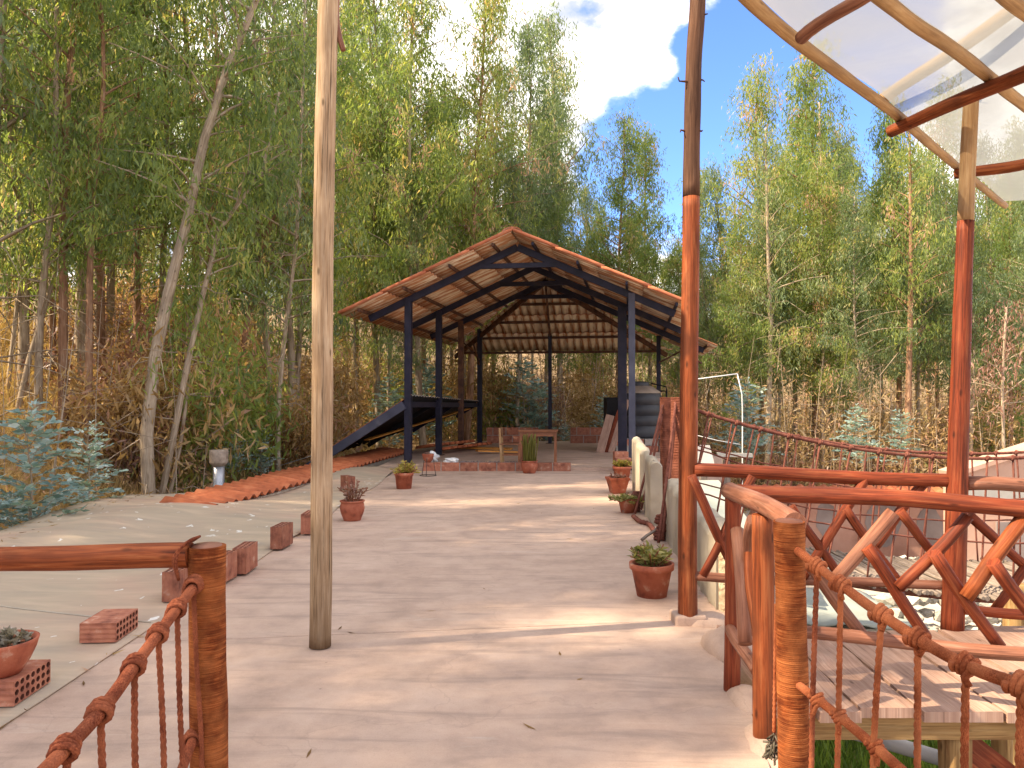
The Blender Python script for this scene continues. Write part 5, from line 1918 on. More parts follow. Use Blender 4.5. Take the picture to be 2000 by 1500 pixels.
# ------------------------------------------------------------------ adobe buildings in the yard
YD = 17.5
a0, a1 = P(1470, 968, YD), P(1860, 968, YD)
zg = terrain(a1.x, YD)
ad = thing("adobe_wall", "brown-pink adobe garden wall with grey painted shapes below the bridge", "wall", ((a0.x + a1.x) / 2, YD, zg))
hw_ = P(1700, 965, YD).z - zg
Lw = a1.x - a0.x
MB().box((0, 0, hw_ / 2), (Lw, 0.35, hw_)).build("wall_body", 'adobe', ad)
for (x0, x1, z0, z1) in ((0.30, 0.40, 0.45, 0.9), (0.55, 0.72, 0.3, 0.95), (0.80, 0.93, 0.25, 0.85)):
    b0 = MB()
    pl = [(x0 + (x1 - x0) * (0.5 + 0.5 * math.cos(t)) + rnd.uniform(-.01, .01), z0 + (z1 - z0) * (0.5 + 0.5 * math.sin(t))) for t in np.linspace(0, 2 * math.pi, 15)[:-1]]
    for yy in (-0.184, -0.178):
        for px_, pz_ in pl:
            b0.v.append(Vector(((px_ - 0.5) * Lw, yy, pz_ * hw_)))
    b0.face(list(range(13, -1, -1))[::-1])
    for k in range(14):
        b0.face((k, (k + 1) % 14, 14 + (k + 1) % 14, 14 + k))
    b0.build("painted_shape", 'grey_paint', ad)
for k in range(int(Lw / 0.27)):
    for s in (-1, 1):
        o = obj("coping_tile", tm, ad, (-Lw / 2 + 0.15 + 0.27 * k, s * 0.2, hw_ + 0.05))
        o.rotation_euler = (R(18) * (1 if s < 0 else -1), 0, 0 if s < 0 else math.pi)
        o.rotation_euler.z += rnd.uniform(-0.04, 0.04)
# salmon gabled house at the right edge
YH = 14.5
h0, h1 = P(1868, 930, YH), P(2120, 850, YH)
zg2 = -2.4
sh_ = thing("salmon_house", "salmon rendered house gable with a sloping roofline at the right edge", "house", (0, 0, 0))
mb = MB()
for yy in (YH, YH + 0.45):
    for p in ((h0.x, zg2), (h1.x, zg2), (h1.x, h1.z), (h0.x, h0.z)):
        mb.v.append(Vector((p[0], yy, p[1])))
mb.face((0, 1, 2, 3))
mb.face((7, 6, 5, 4))
for k in range(4):
    mb.face((k, 4 + k, 4 + (k + 1) % 4, (k + 1) % 4))
mb.build("wall", 'adobe_light', sh_)
d = Vector((h1.x - h0.x, 0, h1.z - h0.z))
mid = Vector(((h0.x + h1.x) / 2, YH + 0.225, (h0.z + h1.z) / 2 + 0.05))
MB().box((0, 0, 0), (d.length + 0.1, 0.6, 0.08), Matrix.Rotation(-math.atan2(d.z, d.x), 3, 'Y')).build("roof", 'adobe_light', sh_, mid)
MB().box((h0.x + 1.0, YH - 0.012, -0.35), (1.7, 0.03, 0.34)).build("pale_band", 'pale_slab', sh_)
MB().box((h0.x + 1.1, YH - 0.02, -1.6), (0.75, 0.06, 1.6)).build("door", 'grey_paint', sh_)

# dry stone wall and stones
sw = thing("stone_wall", "low dry-stone wall of pale fieldstones below the bridge deck", "stone wall")


def stone_mesh(seed):
    bm = bmesh.new()
    bmesh.ops.create_icosphere(bm, subdivisions=1, radius=1)
    r = random.Random(seed)
    for v in bm.verts:
        v.co = v.co * r.uniform(0.75, 1.12)
    me = bpy.data.meshes.new("stone")
    bm.to_mesh(me)
    bm.free()
    me.materials.append(M['stone'])
    return me


sms = [stone_mesh(k) for k in range(5)]
s0, s1 = P(1735, 1190, 11.6), P(2080, 1215, 11.2)
for r in range(5):
    n = 15
    for k in range(n):
        t = (k + 0.5 * (r % 2)) / n
        p = s0.lerp(s1, t)
        o = obj("stone", sms[rnd.randrange(5)], sw, (p.x, p.y + rnd.uniform(-0.06, 0.06), -2.3 + r * 0.2 + rnd.uniform(-.03, .03)))
        s = rnd.uniform(0.10, 0.15)
        o.scale = (s * 1.35, s, s * 0.9)
        o.rotation_euler = (rnd.uniform(-.4, .4), rnd.uniform(-.4, .4), rnd.uniform(0, 6))
# stones under the bridge in the background
s0, s1 = P(1620, 1075, 16.6), P(1860, 1080, 16.4)
sw2 = thing("stone_wall", "row of grey fieldstones along the foot of the adobe wall", "stone wall")
for r in range(2):
    for k in range(14):
        p = s0.lerp(s1, (k + 0.5 * r) / 14)
        o = obj("stone", sms[rnd.randrange(5)], sw2, (p.x, p.y, terrain(p.x, p.y) + 0.1 + 0.25 * r))
        s = rnd.uniform(0.14, 0.2)
        o.scale = (s * 1.2, s, s)
        o.rotation_euler = (rnd.uniform(-.4, .4), rnd.uniform(-.4, .4), rnd.uniform(0, 6))
# grey-green sheet lying in the yard
gs = MB()
for j in range(9):
    for i in range(13):
        x, y = 3.7 + 2.2 * i / 12, 10.9 + 2.2 * j / 8
        gs.v.append(Vector((x, y, -1.62 - 0.10 * i / 12 + 0.03 * math.sin(i * 1.3 + j) + 0.03 * math.sin(j * 1.9))))
for j in range(8):
    for i in range(12):
        a = j * 13 + i
        gs.face((a, a + 1, a + 14, a + 13), None, 0, True)
gso = gs.build("ground_sheet", 'grey_tarp')
m_ = gso.modifiers.new("thickness", 'SOLIDIFY')
m_.thickness = 0.02
tag(gso, "crumpled grey-green plastic sheet over a low shed beyond the deck", "plastic sheet")
lowsup = MB().box((4.8, 12.0, -2.2), (1.9, 1.9, 0.85))
tag(lowsup.build("low_shed", 'cement'), "low cement shed under the grey-green sheet beyond the deck", "shed")
rpot = thing("potted_plant", "tiny red pot standing far down in the yard under the bridge", "potted plant", (P(1690, 1160, 12.5).x, 12.5, -2.33))
obj("pot", pot_mesh(0.1, 0.15, 0.25, 'taper'), rpot)

# ------------------------------------------------------------------ eucalyptus trees
def crown_data(g, trunk, t0, Rmax, n_br, leaf, per_spray, spray_step=0.42, rise=(0.25, 0.8), top_narrow=1.0):
    """branches and hanging leaf sprays along a trunk (array of points)"""
    Ltr = np.concatenate([[0], np.cumsum(np.linalg.norm(np.diff(trunk, axis=0), axis=1))])
    H_ = Ltr[-1]
    br = []
    C0 = []
    for b in range(n_br):
        t = t0 + (1 - t0) * (b + g.uniform(0, 1)) / n_br
        s = t * H_
        base = np.array([np.interp(s, Ltr, trunk[:, i]) for i in range(3)])
        f = (t - t0) / (1 - t0)
        shape = (0.55 + 0.45 * math.sin(math.pi * min(1, f * 1.25 + 0.12))) * (1 - 0.55 * f ** 2.0)
        Lb = Rmax * shape * g.uniform(0.5, 1.15) * top_narrow
        a = g.uniform(0, 2 * math.pi)
        el = g.uniform(*rise) + 0.35 * f
        d = np.array([math.cos(a) * math.cos(el), math.sin(a) * math.cos(el), math.sin(el)])
        pts = [base]
        n = max(3, int(Lb / 0.45))
        for k in range(n):
            d = d + np.array([g.normal(0, .12), g.normal(0, .12), -0.10])
            d /= np.linalg.norm(d)
            pts.append(pts[-1] + d * Lb / n)
        pts = np.array(pts)
        br.append((pts, 0.012 + 0.010 * Lb))
        m = max(3, int(Lb / spray_step * 1.9))
        for k in range(m):
            q = g.uniform(0.25, 1.05)
            i = min(n - 1, int(q * n))
            p = pts[i] + (pts[i + 1] - pts[i]) * (q * n - i)
            C0.append(p + g.normal(0, 1, 3) * np.array([.22, .22, .14]))
    # leader sprays at the top
    for k in range(int(8 + n_br * 0.2)):
        C0.append(trunk[-1] + g.normal(0, 1, 3) * np.array([.25, .25, .5]) - np.array([0, 0, g.uniform(0, 1.4)]))
    C0 = np.array(C0)
    n = len(C0)
    N = n * per_spray
    cen = np.repeat(C0, per_spray, axis=0)
    # strands: leaves strung on hanging twigs
    strand = np.repeat(g.normal(0, 1, (n * 4, 3)) * np.array([.20, .20, .10]), max(1, per_spray // 4), axis=0)
    strand = strand[:N] if len(strand) >= N else np.concatenate([strand, g.normal(0, .2, (N - len(strand), 3))])
    drop = g.uniform(0, 1, N)
    off = strand * (0.6 + 0.5 * drop[:, None]) + np.stack([g.normal(0, .06, N), g.normal(0, .06, N), -drop * 0.62 + 0.1], axis=1)
    P0 = cen + off
    D = np.stack([g.normal(0, .42, N), g.normal(0, .42, N), -np.abs(g.normal(0.9, .35, N))], axis=1)
    D = unit(D)
    Wd = g.normal(0, 1, (N, 3))
    T = np.repeat(g.beta(1.7, 2.0, n), per_spray) * 0.72 + g.uniform(0, .24, N)
    T = np.where(np.repeat(g.uniform(0, 1, n) < 0.035, per_spray), 0.9 + g.uniform(0, .1, N), T)
    L = leaf * g.uniform(0.65, 1.2, N)
    return br, (P0, D, Wd, L, L * 0.2, T)


def build_tree_meshes(seed, path, r0, t0, Rmax, n_br, leaf=0.21, per=22, mat='leaf', bark='trunk', dead=14, r1=0.02):
    g = np.random.default_rng(seed)
    pts = spline(path, 0.8)
    tr = np.array([tuple(p) for p in pts])
    br, (P0, D, Wd, L, wd, T) = crown_data(g, tr, t0, Rmax, n_br, leaf, per)
    mb = MB()
    m = len(pts)
    mb.tube(pts, [r0 + (r1 - r0) * (i / (m - 1)) ** 0.9 for i in range(m)], 9, wob=0.05, seed=seed)
    for bp, rr0 in br:
        mb.tube([Vector(p) for p in bp], [rr0 * (1 - 0.8 * i / (len(bp) - 1)) for i in range(len(bp))], 4, cap=False)
    # dead twigs on the bare lower trunk
    for k in range(dead):
        t = g.uniform(0.08, max(0.12, t0 + 0.25))
        p = pts[int(t * (m - 1))]
        a = g.uniform(0, 6.28)
        ln = g.uniform(0.4, 1.5)
        d = Vector((math.cos(a), math.sin(a), g.uniform(-0.5, 0.5)))
        q = p + d * ln * 0.5 + Vector((0, 0, g.uniform(-.1, .15)))
        mb.tube([p, q, p + d * ln + Vector((0, 0, -g.uniform(0, .4)))], [0.014, 0.009, 0.004], 4, cap=False)
    return mb.mesh("trunk", bark), leaves_mesh("crown", mat, P0, D, Wd, L, wd, T)


def plant_tree(meshes, label, loc, scale=1.0, rz=0.0, group=None, name="eucalyptus_tree", mat_swap=None):
    t = thing(name, label, "tree", loc, rz, group)
    t.scale = (scale, scale, scale)
    obj("trunk", meshes[0], t)
    c = obj("crown", meshes[1], t)
    c['kind'] = 'stuff'
    return t


def proto_path(seed, h, lean=0.0):
    g = random.Random(seed)
    x = y = 0.0
    pts = []
    for k in range(6):
        pts.append(Vector((x, y, h * k / 5 - (0.4 if k == 0 else 0))))
        x += g.uniform(-0.25, 0.25) + lean
        y += g.uniform(-0.25, 0.25)
    return pts


# six growth forms, all 15 m tall, used at different scales
PH = 15.0
protos = [build_tree_meshes(200 + k, proto_path(50 + k, PH, (0.0, 0.1, -0.1, 0.05, 0, -0.05, 0.05)[k]), 0.11 + 0.015 * (k % 3), (0.34, 0.40, 0.28, 0.38, 0.31, 0.44, 0.36)[k], (2.7, 2.3, 3.0, 2.5, 2.8, 2.2, 2.6)[k], (78, 70, 84, 74, 80, 66, 76)[k],
                            0.195, 34, ('leaf', 'leaf_cool', 'leaf', 'leaf_cool', 'leaf', 'leaf', 'leaf_cool')[k], ('trunk', 'trunk', 'trunk_red', 'trunk', 'trunk', 'trunk_red', 'trunk')[k]) for k in range(7)]


MARKS = [(60, "at the picture's left edge"), (150, "above the left blue sapling"), (235, "above the second blue sapling"), (330, "around the thick leaning trunk"), (420, "around the sinuous trunk"), (510, "above the flue pipe"),
         (600, "just left of the pale pole"), (700, "just right of the pale pole"), (790, "over the pavilion's left eave"), (870, "over the pavilion's left slope"), (950, "left of the pavilion's ridge"), (1040, "over the pavilion's ridge"),
         (1120, "right of the pavilion's ridge"), (1210, "over the pavilion's right slope"), (1300, "over the pavilion's right eave"), (1370, "behind the tall red pole"), (1440, "just right of the tall red pole"), (1530, "over the sagging bridge rope"),
         (1610, "midway between red pole and canopy post"), (1700, "over the middle of the log rail"), (1790, "left of the canopy post"), (1880, "behind the canopy post"), (1960, "right of the canopy post"), (9999, "at the picture's right edge")]


def mark(px):
    return next(m for lim, m in MARKS if px < lim)


def where(x, y):
    return mark(1000 + 1500 * x / y)


KIND = ("full-crowned", "airy", "broad orange-barked", "grey-green", "broad low-branched", "high-crowned orange-barked", "cool green")


highs = [build_tree_meshes(260 + k, proto_path(80 + k, PH, (0.12, -0.05, 0.2)[k]), 0.10, (0.25, 0.33, 0.20)[k], (2.5, 2.2, 2.7)[k], (38, 34, 40)[k], 0.20, 28, ('leaf', 'leaf', 'leaf_cool')[k], ('trunk', 'trunk_red', 'trunk')[k], 22) for k in range(3)]


def tree_at(px, py_top, Y, k, label, group=None, dz=0.0):
    top = P(px, py_top, Y)
    z0 = terrain(top.x, Y)
    h = top.z - z0
    return plant_tree(protos[k], label, (top.x, Y, z0), h / PH, rnd.uniform(0, 6.28), group)


# trees whose tops can be told apart against the sky
named = [
    (1092, 24, 33, 1, "slim eucalyptus with the tallest tip against the cloud, left of the blue gap"),
    (1003, 66, 31, 3, "eucalyptus whose loose tip stands just left of the tallest tip against the cloud"),
    (1062, 190, 35, 0, "eucalyptus filling the dip between the two tips against the cloud"),
    (1196, 222, 33, 2, "bushy eucalyptus rising alone right of the blue gap above the roof"),
    (1275, 262, 35, 4, "eucalyptus leaning beside the tall red pole, right of the blue gap"),
    (1130, 365, 37, 6, "low eucalyptus at the bottom of the blue gap above the roof"),
    (1485, 150, 31, 0, "broad eucalyptus left of the tallest one under the canopy edge"),
    (1592, 112, 30, 2, "tallest eucalyptus on the right, its tip touching the canopy edge pole"),
    (1545, 230, 34, 4, "eucalyptus between the two tall right-hand tips"),
    (1660, 250, 33, 6, "eucalyptus rising just below the canopy edge pole"),
    (1755, 205, 30, 5, "eucalyptus with peeling orange bark seen through the milky plastic"),
    (1410, 340, 36, 1, "short eucalyptus just right of the tall red pole against the sky"),
    (1345, 330, 37, 3, "short eucalyptus half hidden behind the tall red pole"),
    (1850, 190, 31, 0, "eucalyptus behind the canopy post, crown seen through the plastic"),
    (1960, 300, 28, 2, "leafy eucalyptus at the right edge below the plastic canopy"),
    (905, -40, 27, 2, "tall dense eucalyptus left of the cloud, reaching the picture's top"),
    (835, -70, 25, 4, "tall dense eucalyptus right of the pale pole, filling the upper middle"),
    (955, 120, 29, 6, "eucalyptus with grey-green crown over the pavilion's left slope"),
    (745, -120, 26, 0, "eucalyptus close right of the pale pole, cut by the picture's top"),
]
for px, py, Y, k, lab in named:
    tree_at(px, py, Y, k, lab)
# the rest of the near woods: nothing tells these apart
gR, gB, gL, gD = "eucalyptus trees of the wood on the right", "eucalyptus trees of the wood behind the pavilion", "eucalyptus trees on the left hillside", "eucalyptus trees far back in the wood"
lR, lB, lL, lD = "slender eucalyptus among many in the wood beyond the rope bridge", "slender eucalyptus among many in the wood behind the pavilion", "slender eucalyptus among many on the brown hillside at left", "distant eucalyptus deep in the wood behind the nearer trees"
rt = random.Random(31)
for (px, py, Y) in ((1440, 420, 27), (1520, 380, 28), (1605, 330, 27), (1690, 380, 26), (1785, 330, 28), (1890, 390, 26), (2040, 260, 30), (2130, 220, 28), (1380, 470, 29), (1330, 480, 31), (1500, 330, 40), (1720, 300, 38), (1830, 330, 37),
                    (1920, 280, 36), (1620, 300, 39), (2010, 350, 25), (2230, 200, 33)):
    k = rt.randrange(7)
    tree_at(px, py, Y, k, KIND[k] + " eucalyptus beyond the bridge, " + mark(px), gR)
for (px, py, Y) in ((1160, 470, 34), (1240, 430, 31), (1090, 400, 30), (1010, 330, 28), (940, 330, 32), (880, 250, 34), (820, 150, 31), (760, 300, 28), (700, -60, 30), (1170, 395, 41), (1040, 380, 41), (860, 180, 38), (740, 40, 36), (680, 60, 34), (700, 250, 25), (800, 330, 25)):
    k = rt.randrange(7)
    tree_at(px, py, Y, k, KIND[k] + " eucalyptus in the wood behind the pavilion, " + mark(px), gB)
cnt = 0
for k in range(400):
    Y = rt.uniform(13, 36)
    px = rt.uniform(-60, 690)
    x = (px - 1000) / 1500 * Y
    if x > -6.9 + 0.14 * (Y - 10) or terrain(x, Y) > 11:
        continue
    if Y < 17 and px < 560 and px > 200 or (Y > 21.5 and rt.random() < 0.75):
        continue
    s = rt.uniform(0.8, 1.25)
    kk = rt.randrange(3)
    plant_tree(highs[kk], ("long-trunked", "orange-trunked", "leaning long-trunked")[kk] + " eucalyptus on the " + ("lower" if Y < 20 else "middle" if Y < 28 else "upper") + " hillside, " + mark(px), (x, Y, terrain(x, Y) - 0.1), s, rt.uniform(0, 6.28), gL)
    cnt += 1
    if cnt >= 36:
        break
for k in range(58):
    Y = rt.uniform(40, 62)
    px = -150 + 2350 * (k + rt.random()) / 58
    x = (px - 1000) / 1500 * Y
    s = rt.uniform(0.66, 0.9) if 860 < px < 1480 else rt.uniform(0.9, 1.3)
    if 1110 < px < 1180 or 1320 < px < 1440:
        s *= 0.8
    kk = rt.randrange(7)
    plant_tree(protos[kk], "distant " + KIND[kk] + " eucalyptus deep behind, " + mark(px), (x, Y, terrain(x, Y) - 0.1), s, rt.uniform(0, 6.28), gD)
# trees on the slope outside the frame at left: they shade the terrace
for (x, y, s) in ((-11.5, 6.9, 0.95), (-12.5, 12.2, 0.9), (-15, 10.5, 1.1), (-13, 5.2, 0.95), (-16, 6.2, 1.0), (-17.5, 3.6, 1.1), (-14.5, 2.9, 0.95), (-16, 1.0, 1.0), (-12.5, -0.6, 0.9), (-19, 8.0, 1.1), (-20, 5.2, 1.1), (-19, 1.8, 1.1), (-15.5, 3.9, 0.9), (-14.5, 0.2, 0.85)):
    plant_tree(protos[rt.randrange(7)], "eucalyptus on the slope outside the picture's left edge", (x, y, terrain(x, y) - 0.1), s, rt.uniform(0, 6.28), "eucalyptus trees outside the frame at left")


# individual trees on the left, with trunks as photographed
def own_tree(label, pix, r0, t0, Rmax, n_br, seed, leaf=0.19, mat='leaf', bark='trunk', r1=0.03, per=22, dead=10):
    """pix: (px, py, Y) points of the trunk from foot to tip"""
    pts = [P(*q) for q in pix]
    z = terrain(pts[0].x, pts[0].y)
    foot = Vector((pts[0].x, pts[0].y, min(z, pts[0].z) - 0.3))
    loc = Vector((pts[0].x, pts[0].y, z))
    path = [foot - loc] + [p - loc for p in pts]
    plant_tree(build_tree_meshes(seed, path, r0, t0, Rmax, n_br, leaf, per, mat, bark, dead, r1), label, loc)


own_tree("big leaning eucalyptus with a thick pale trunk at the tarpaulin's edge", [(290, 960, 13.2), (286, 850, 13.2), (302, 700, 13.3), (332, 560, 13.5), (368, 420, 13.7), (400, 270, 14.0), (445, 130, 14.3), (505, -10, 14.6), (540, -160, 15), (560, -330, 15.2)], 0.125, 0.42, 2.4, 46, 301, bark='trunk', r1=0.03)
own_tree("thin eucalyptus with a sinuous grey trunk curving right behind the thick one", [(316, 965, 13.6), (345, 820, 13.6), (368, 700, 13.7), (400, 560, 13.8), (428, 450, 13.9), (475, 385, 14), (512, 335, 14.1), (528, 270, 14.2), (545, 180, 14.3)], 0.068, 0.55, 1.3, 26, 302, r1=0.02)
own_tree("young straight eucalyptus stem beside the sinuous one", [(332, 962, 13.9), (352, 870, 13.9), (366, 770, 14), (372, 690, 14), (385, 600, 14.1), (392, 500, 14.2)], 0.045, 0.55, 1.0, 18, 303, r1=0.012)
own_tree("pale leaning eucalyptus stem at far left above the blue saplings", [(35, 800, 14.6), (58, 700, 14.7), (82, 620, 14.8), (105, 540, 14.9), (122, 480, 15), (140, 380, 15.1), (150, 250, 15.3), (160, 90, 15.4)], 0.06, 0.42, 1.7, 38, 304)
own_tree("thin upright eucalyptus stem nearest the picture's left edge", [(12, 790, 15.4), (24, 680, 15.4), (34, 590, 15.5), (52, 500, 15.6), (60, 380, 15.7), (70, 200, 15.8)], 0.05, 0.4, 1.7, 34, 305)
own_tree("brownish eucalyptus stem leaning right midway up the hillside", [(468, 720, 18.0), (484, 620, 18.1), (504, 520, 18.2), (524, 450, 18.3), (548, 380, 18.4), (560, 250, 18.6), (570, 60, 18.8)], 0.08, 0.38, 1.9, 40, 306, bark='trunk_red')
own_tree("straight olive eucalyptus stem just left of the pale pole", [(544, 790, 17.0), (552, 690, 17.0), (564, 590, 17.1), (576, 500, 17.2), (584, 380, 17.3), (590, 200, 17.5), (596, 0, 17.6)], 0.06, 0.36, 1.9, 40, 307, mat='leaf_cool')
own_tree("pale eucalyptus with a bright trunk beyond the bridge at right", [(1500, 905, 26.5), (1502, 780, 26.5), (1505, 640, 26.6), (1500, 500, 26.7), (1498, 380, 26.8), (1495, 250, 27)], 0.12, 0.40, 2.0, 46, 308, mat='leaf_cool')
own_tree("thick-trunked eucalyptus beyond the bridge left of the canopy post", [(1772, 900, 25.5), (1774, 780, 25.5), (1777, 640, 25.6), (1779, 500, 25.7), (1778, 380, 25.8), (1776, 240, 26)], 0.14, 0.42, 2.0, 46, 309, bark='trunk_red')
own_tree("slim pale eucalyptus trunk between the two marked trunks beyond the bridge", [(1606, 900, 28), (1607, 780, 28), (1608, 640, 28), (1606, 480, 28.1), (1604, 330, 28.2), (1600, 200, 28.3)], 0.10, 0.42, 2.0, 44, 310)


own_tree("small withered eucalyptus with pinkish dry crown showing left of the pavilion's ridge", [(905, 850, 29), (908, 700, 29), (912, 560, 29), (915, 440, 29), (918, 385, 29)], 0.07, 0.62, 1.5, 26, 311, mat='leaf_pink', per=16)
own_tree("withered eucalyptus with pinkish dry crown low at the picture's right edge", [(1960, 880, 24), (1958, 760, 24), (1962, 660, 24), (1966, 600, 24)], 0.06, 0.5, 1.4, 20, 312, mat='leaf_pink', per=14)


# ------------------------------------------------------------------ blue-leaved eucalyptus saplings
def sapling_meshes(seed, h, spread, n_br, leaf):
    g = np.random.default_rng(seed)
    mb = MB()
    tr = spline([Vector((0, 0, -0.2)), Vector((0.03, 0.02, h * 0.4)), Vector((-0.03, 0.0, h * 0.75)), Vector((0.05, 0, h))], 0.1)
    mb.tube(tr, [0.020 * (1 - 0.8 * i / len(tr)) for i in range(len(tr))], 6)
    P0, D, Wd, T, L = [], [], [], [], []
    for b in range(n_br):
        t = 0.10 + 0.88 * (b + 0.5) / n_br
        p = tr[int(t * (len(tr) - 1))]
        a = b * 2.4 + g.uniform(-.4, .4)
        ln = spread * (1 - t) ** 0.65 * g.uniform(0.7, 1.1) + 0.08
        d = Vector((math.cos(a), math.sin(a), g.uniform(0.25, 0.75)))
        pts = spline([p, p + d * ln * 0.55, p + d * ln + Vector((0, 0, -0.18 * ln))], 0.05)
        mb.tube(pts, 0.006, 4, cap=False)
        for i, q in enumerate(pts[2:]):
            for s in (-1, 1):
                side = Vector((-d.y, d.x, 0)).normalized() * s
                dd = side * 0.9 + d * 0.5 + Vector((0, 0, g.uniform(-.5, .35)))
                P0.append(q)
                D.append(dd)
                Wd.append(Vector((g.normal(0, .4), g.normal(0, .4), 0)) + d)
                T.append(g.uniform(0, 1))
                L.append(leaf * g.uniform(0.7, 1.15))
    for k in range(10):
        P0.append(tr[-1] + Vector((0, 0, -0.03 * k)))
        a = k * 1.57
        D.append(Vector((math.cos(a), math.sin(a), 0.7)))
        Wd.append(Vector((-math.sin(a), math.cos(a), 0)))
        T.append(g.uniform(.5, 1))
        L.append(leaf * 0.7)
    P0, D, Wd = np.array([tuple(p) for p in P0]), unit(np.array([tuple(p) for p in D])), np.array([tuple(p) for p in Wd])
    L = np.array(L)
    return mb.mesh("stem", 'trunk'), leaves_mesh("foliage", 'leaf_blue', P0, D, Wd, L, L * 0.5, np.array(T), 0.08)


sap = [sapling_meshes(400 + k, 2.0, (0.9, 0.75, 0.85)[k], (46, 40, 48)[k], 0.155) for k in range(3)]


def sapling(px, top, foot, Y, k, label, group=None, rz=0.0):
    a, b = P(px, foot, Y), P(px, top, Y)
    t = thing("eucalyptus_sapling", label, "sapling", a, rz, group)
    s = (b.z - a.z) / 2.0
    t.scale = (s, s, s)
    obj("stem", sap[k][0], t)
    f = obj("foliage", sap[k][1], t)
    f['kind'] = 'stuff'
    return t


sapling(55, 785, 1060, 9.4, 0, "blue-leaved eucalyptus sapling at the picture's left edge, the largest")
sapling(172, 825, 1020, 10.6, 1, "blue-leaved eucalyptus sapling second from left, before the dry grass", rz=1.0)
sapling(-60, 850, 1060, 8.6, 2, "blue-leaved eucalyptus sapling cut by the picture's left edge", rz=2.0)
sapling(20, 960, 1060, 9.0, 1, "low bluish eucalyptus shoot at the tarpaulin's left corner", rz=0.6)
sapling(452, 835, 925, 15.5, 2, "bluish eucalyptus sapling behind the flue pipe", rz=0.4)
sapling(510, 830, 930, 16.5, 0, "pale bluish eucalyptus sapling right of the flue pipe", rz=1.7)
sapling(455, 690, 780, 19.5, 1, "bluish eucalyptus sapling halfway up the brown hillside", rz=2.6)
sapling(395, 740, 830, 17.5, 2, "silvery eucalyptus sapling behind the sinuous trunk", rz=0.9)
sapling(830, 700, 860, 27, 0, "bluish eucalyptus sapling seen between the first two pavilion posts", rz=0.4)
sapling(760, 730, 870, 25, 2, "bluish eucalyptus sapling left of the first pavilion post", rz=1.2)
sapling(1022, 700, 868, 28, 2, "large blue-green eucalyptus sapling centred behind the pavilion table", rz=0.3)
sapling(1055, 740, 868, 28.5, 0, "blue-green eucalyptus sapling beside the pavilion's rear post", rz=2.2)
sapling(1104, 825, 868, 26.4, 1, "small pale blue sapling in the gap between the two brick walls", rz=0.7)
sapling(1180, 770, 866, 27.5, 1, "blue-green eucalyptus sapling behind the leaning boards", rz=1.7)
sapling(1462, 740, 900, 21, 0, "bluish eucalyptus sapling beside the thin white pipe", rz=1.1)
sapling(1672, 790, 905, 22, 2, "bluish eucalyptus sapling in the middle beyond the bridge", rz=0.2)
sapling(1760, 800, 905, 23, 1, "bluish eucalyptus sapling left of the canopy post beyond the bridge", rz=2.9)


# ------------------------------------------------------------------ undergrowth, dry grass
def scatter_stuff(name, label, mat, seed, n_cl, area, per, leaf, lw, hmax, spread, up=0.4, cond=None):
    g = np.random.default_rng(seed)
    cen = []
    while len(cen) < n_cl:
        x, y = area(g)
        if cond and not cond(x, y):
            continue
        cen.append((x, y, terrain(x, y)))
    cen = np.array(cen)
    hh = hmax * g.beta(1.3, 1.8, n_cl)
    N = n_cl * per
    c = np.repeat(cen, per, axis=0)
    H_ = np.repeat(hh, per)
    k = np.sqrt(g.uniform(0, 1, N))
    P0 = c + np.stack([g.normal(0, spread, N), g.normal(0, spread, N), k * H_], axis=1)
    D = unit(np.stack([g.normal(0, .6, N), g.normal(0, .6, N), g.normal(up, .7, N)], axis=1))
    L = leaf * g.uniform(.5, 1.3, N)
    T = np.clip(np.repeat(g.uniform(0, 1, n_cl), per) * 0.6 + g.uniform(0, .4, N), 0, 1)
    me = leaves_mesh(name, mat, P0, D, g.normal(0, 1, (N, 3)), L, lw * g.uniform(.6, 1.2, N), T)
    o = obj(name, me)
    return tag(o, label, name.replace("_", " "), kind='stuff')


def hill_area(g):
    Y = g.uniform(9, 38)
    px = g.uniform(-100, 760)
    return (px - 1000) / 1500 * Y, Y


def wood_area(g):
    Y = 24 + 24 * g.uniform(0, 1) ** 1.3
    px = g.uniform(640, 2100)
    return (px - 1000) / 1500 * Y, Y


def off_terrace(x, y):
    return x < -6.0 + 0.16 * max(0, y - 10) and not (-2.7 < x < 5.6 and y < 27)


def wood_ok(x, y):
    return not (x < 6.2 and y < 27.2) and not (x > 4 and y < 23)


scatter_stuff("undergrowth", "tangle of dry brown brush covering the left hillside", 'leaf_dry', 501, 2300, hill_area, 38, 0.17, 0.024, 1.15, 0.34, -0.1, off_terrace)
scatter_stuff("undergrowth", "tangle of dry golden brush between the trunks of the wood", 'leaf_dry', 502, 2900, wood_area, 40, 0.24, 0.034, 5.2, 0.42, -0.25, wood_ok)
scatter_stuff("dry_grass", "dry straw-coloured grass on the slope beside the tarpaulin", 'straw', 503, 4200, lambda g: (g.uniform(-12.5, -5.7), g.uniform(5, 17)), 24, 0.42, 0.012, 0.05, 0.14, 1.1, lambda x, y: x < -5.75 + 0.16 * max(0, y - 10.5))
scatter_stuff("dry_grass", "dry straw-coloured grass scattered over the hillside above", 'straw', 504, 4200, hill_area, 22, 0.5, 0.016, 0.05, 0.2, 0.9, off_terrace)


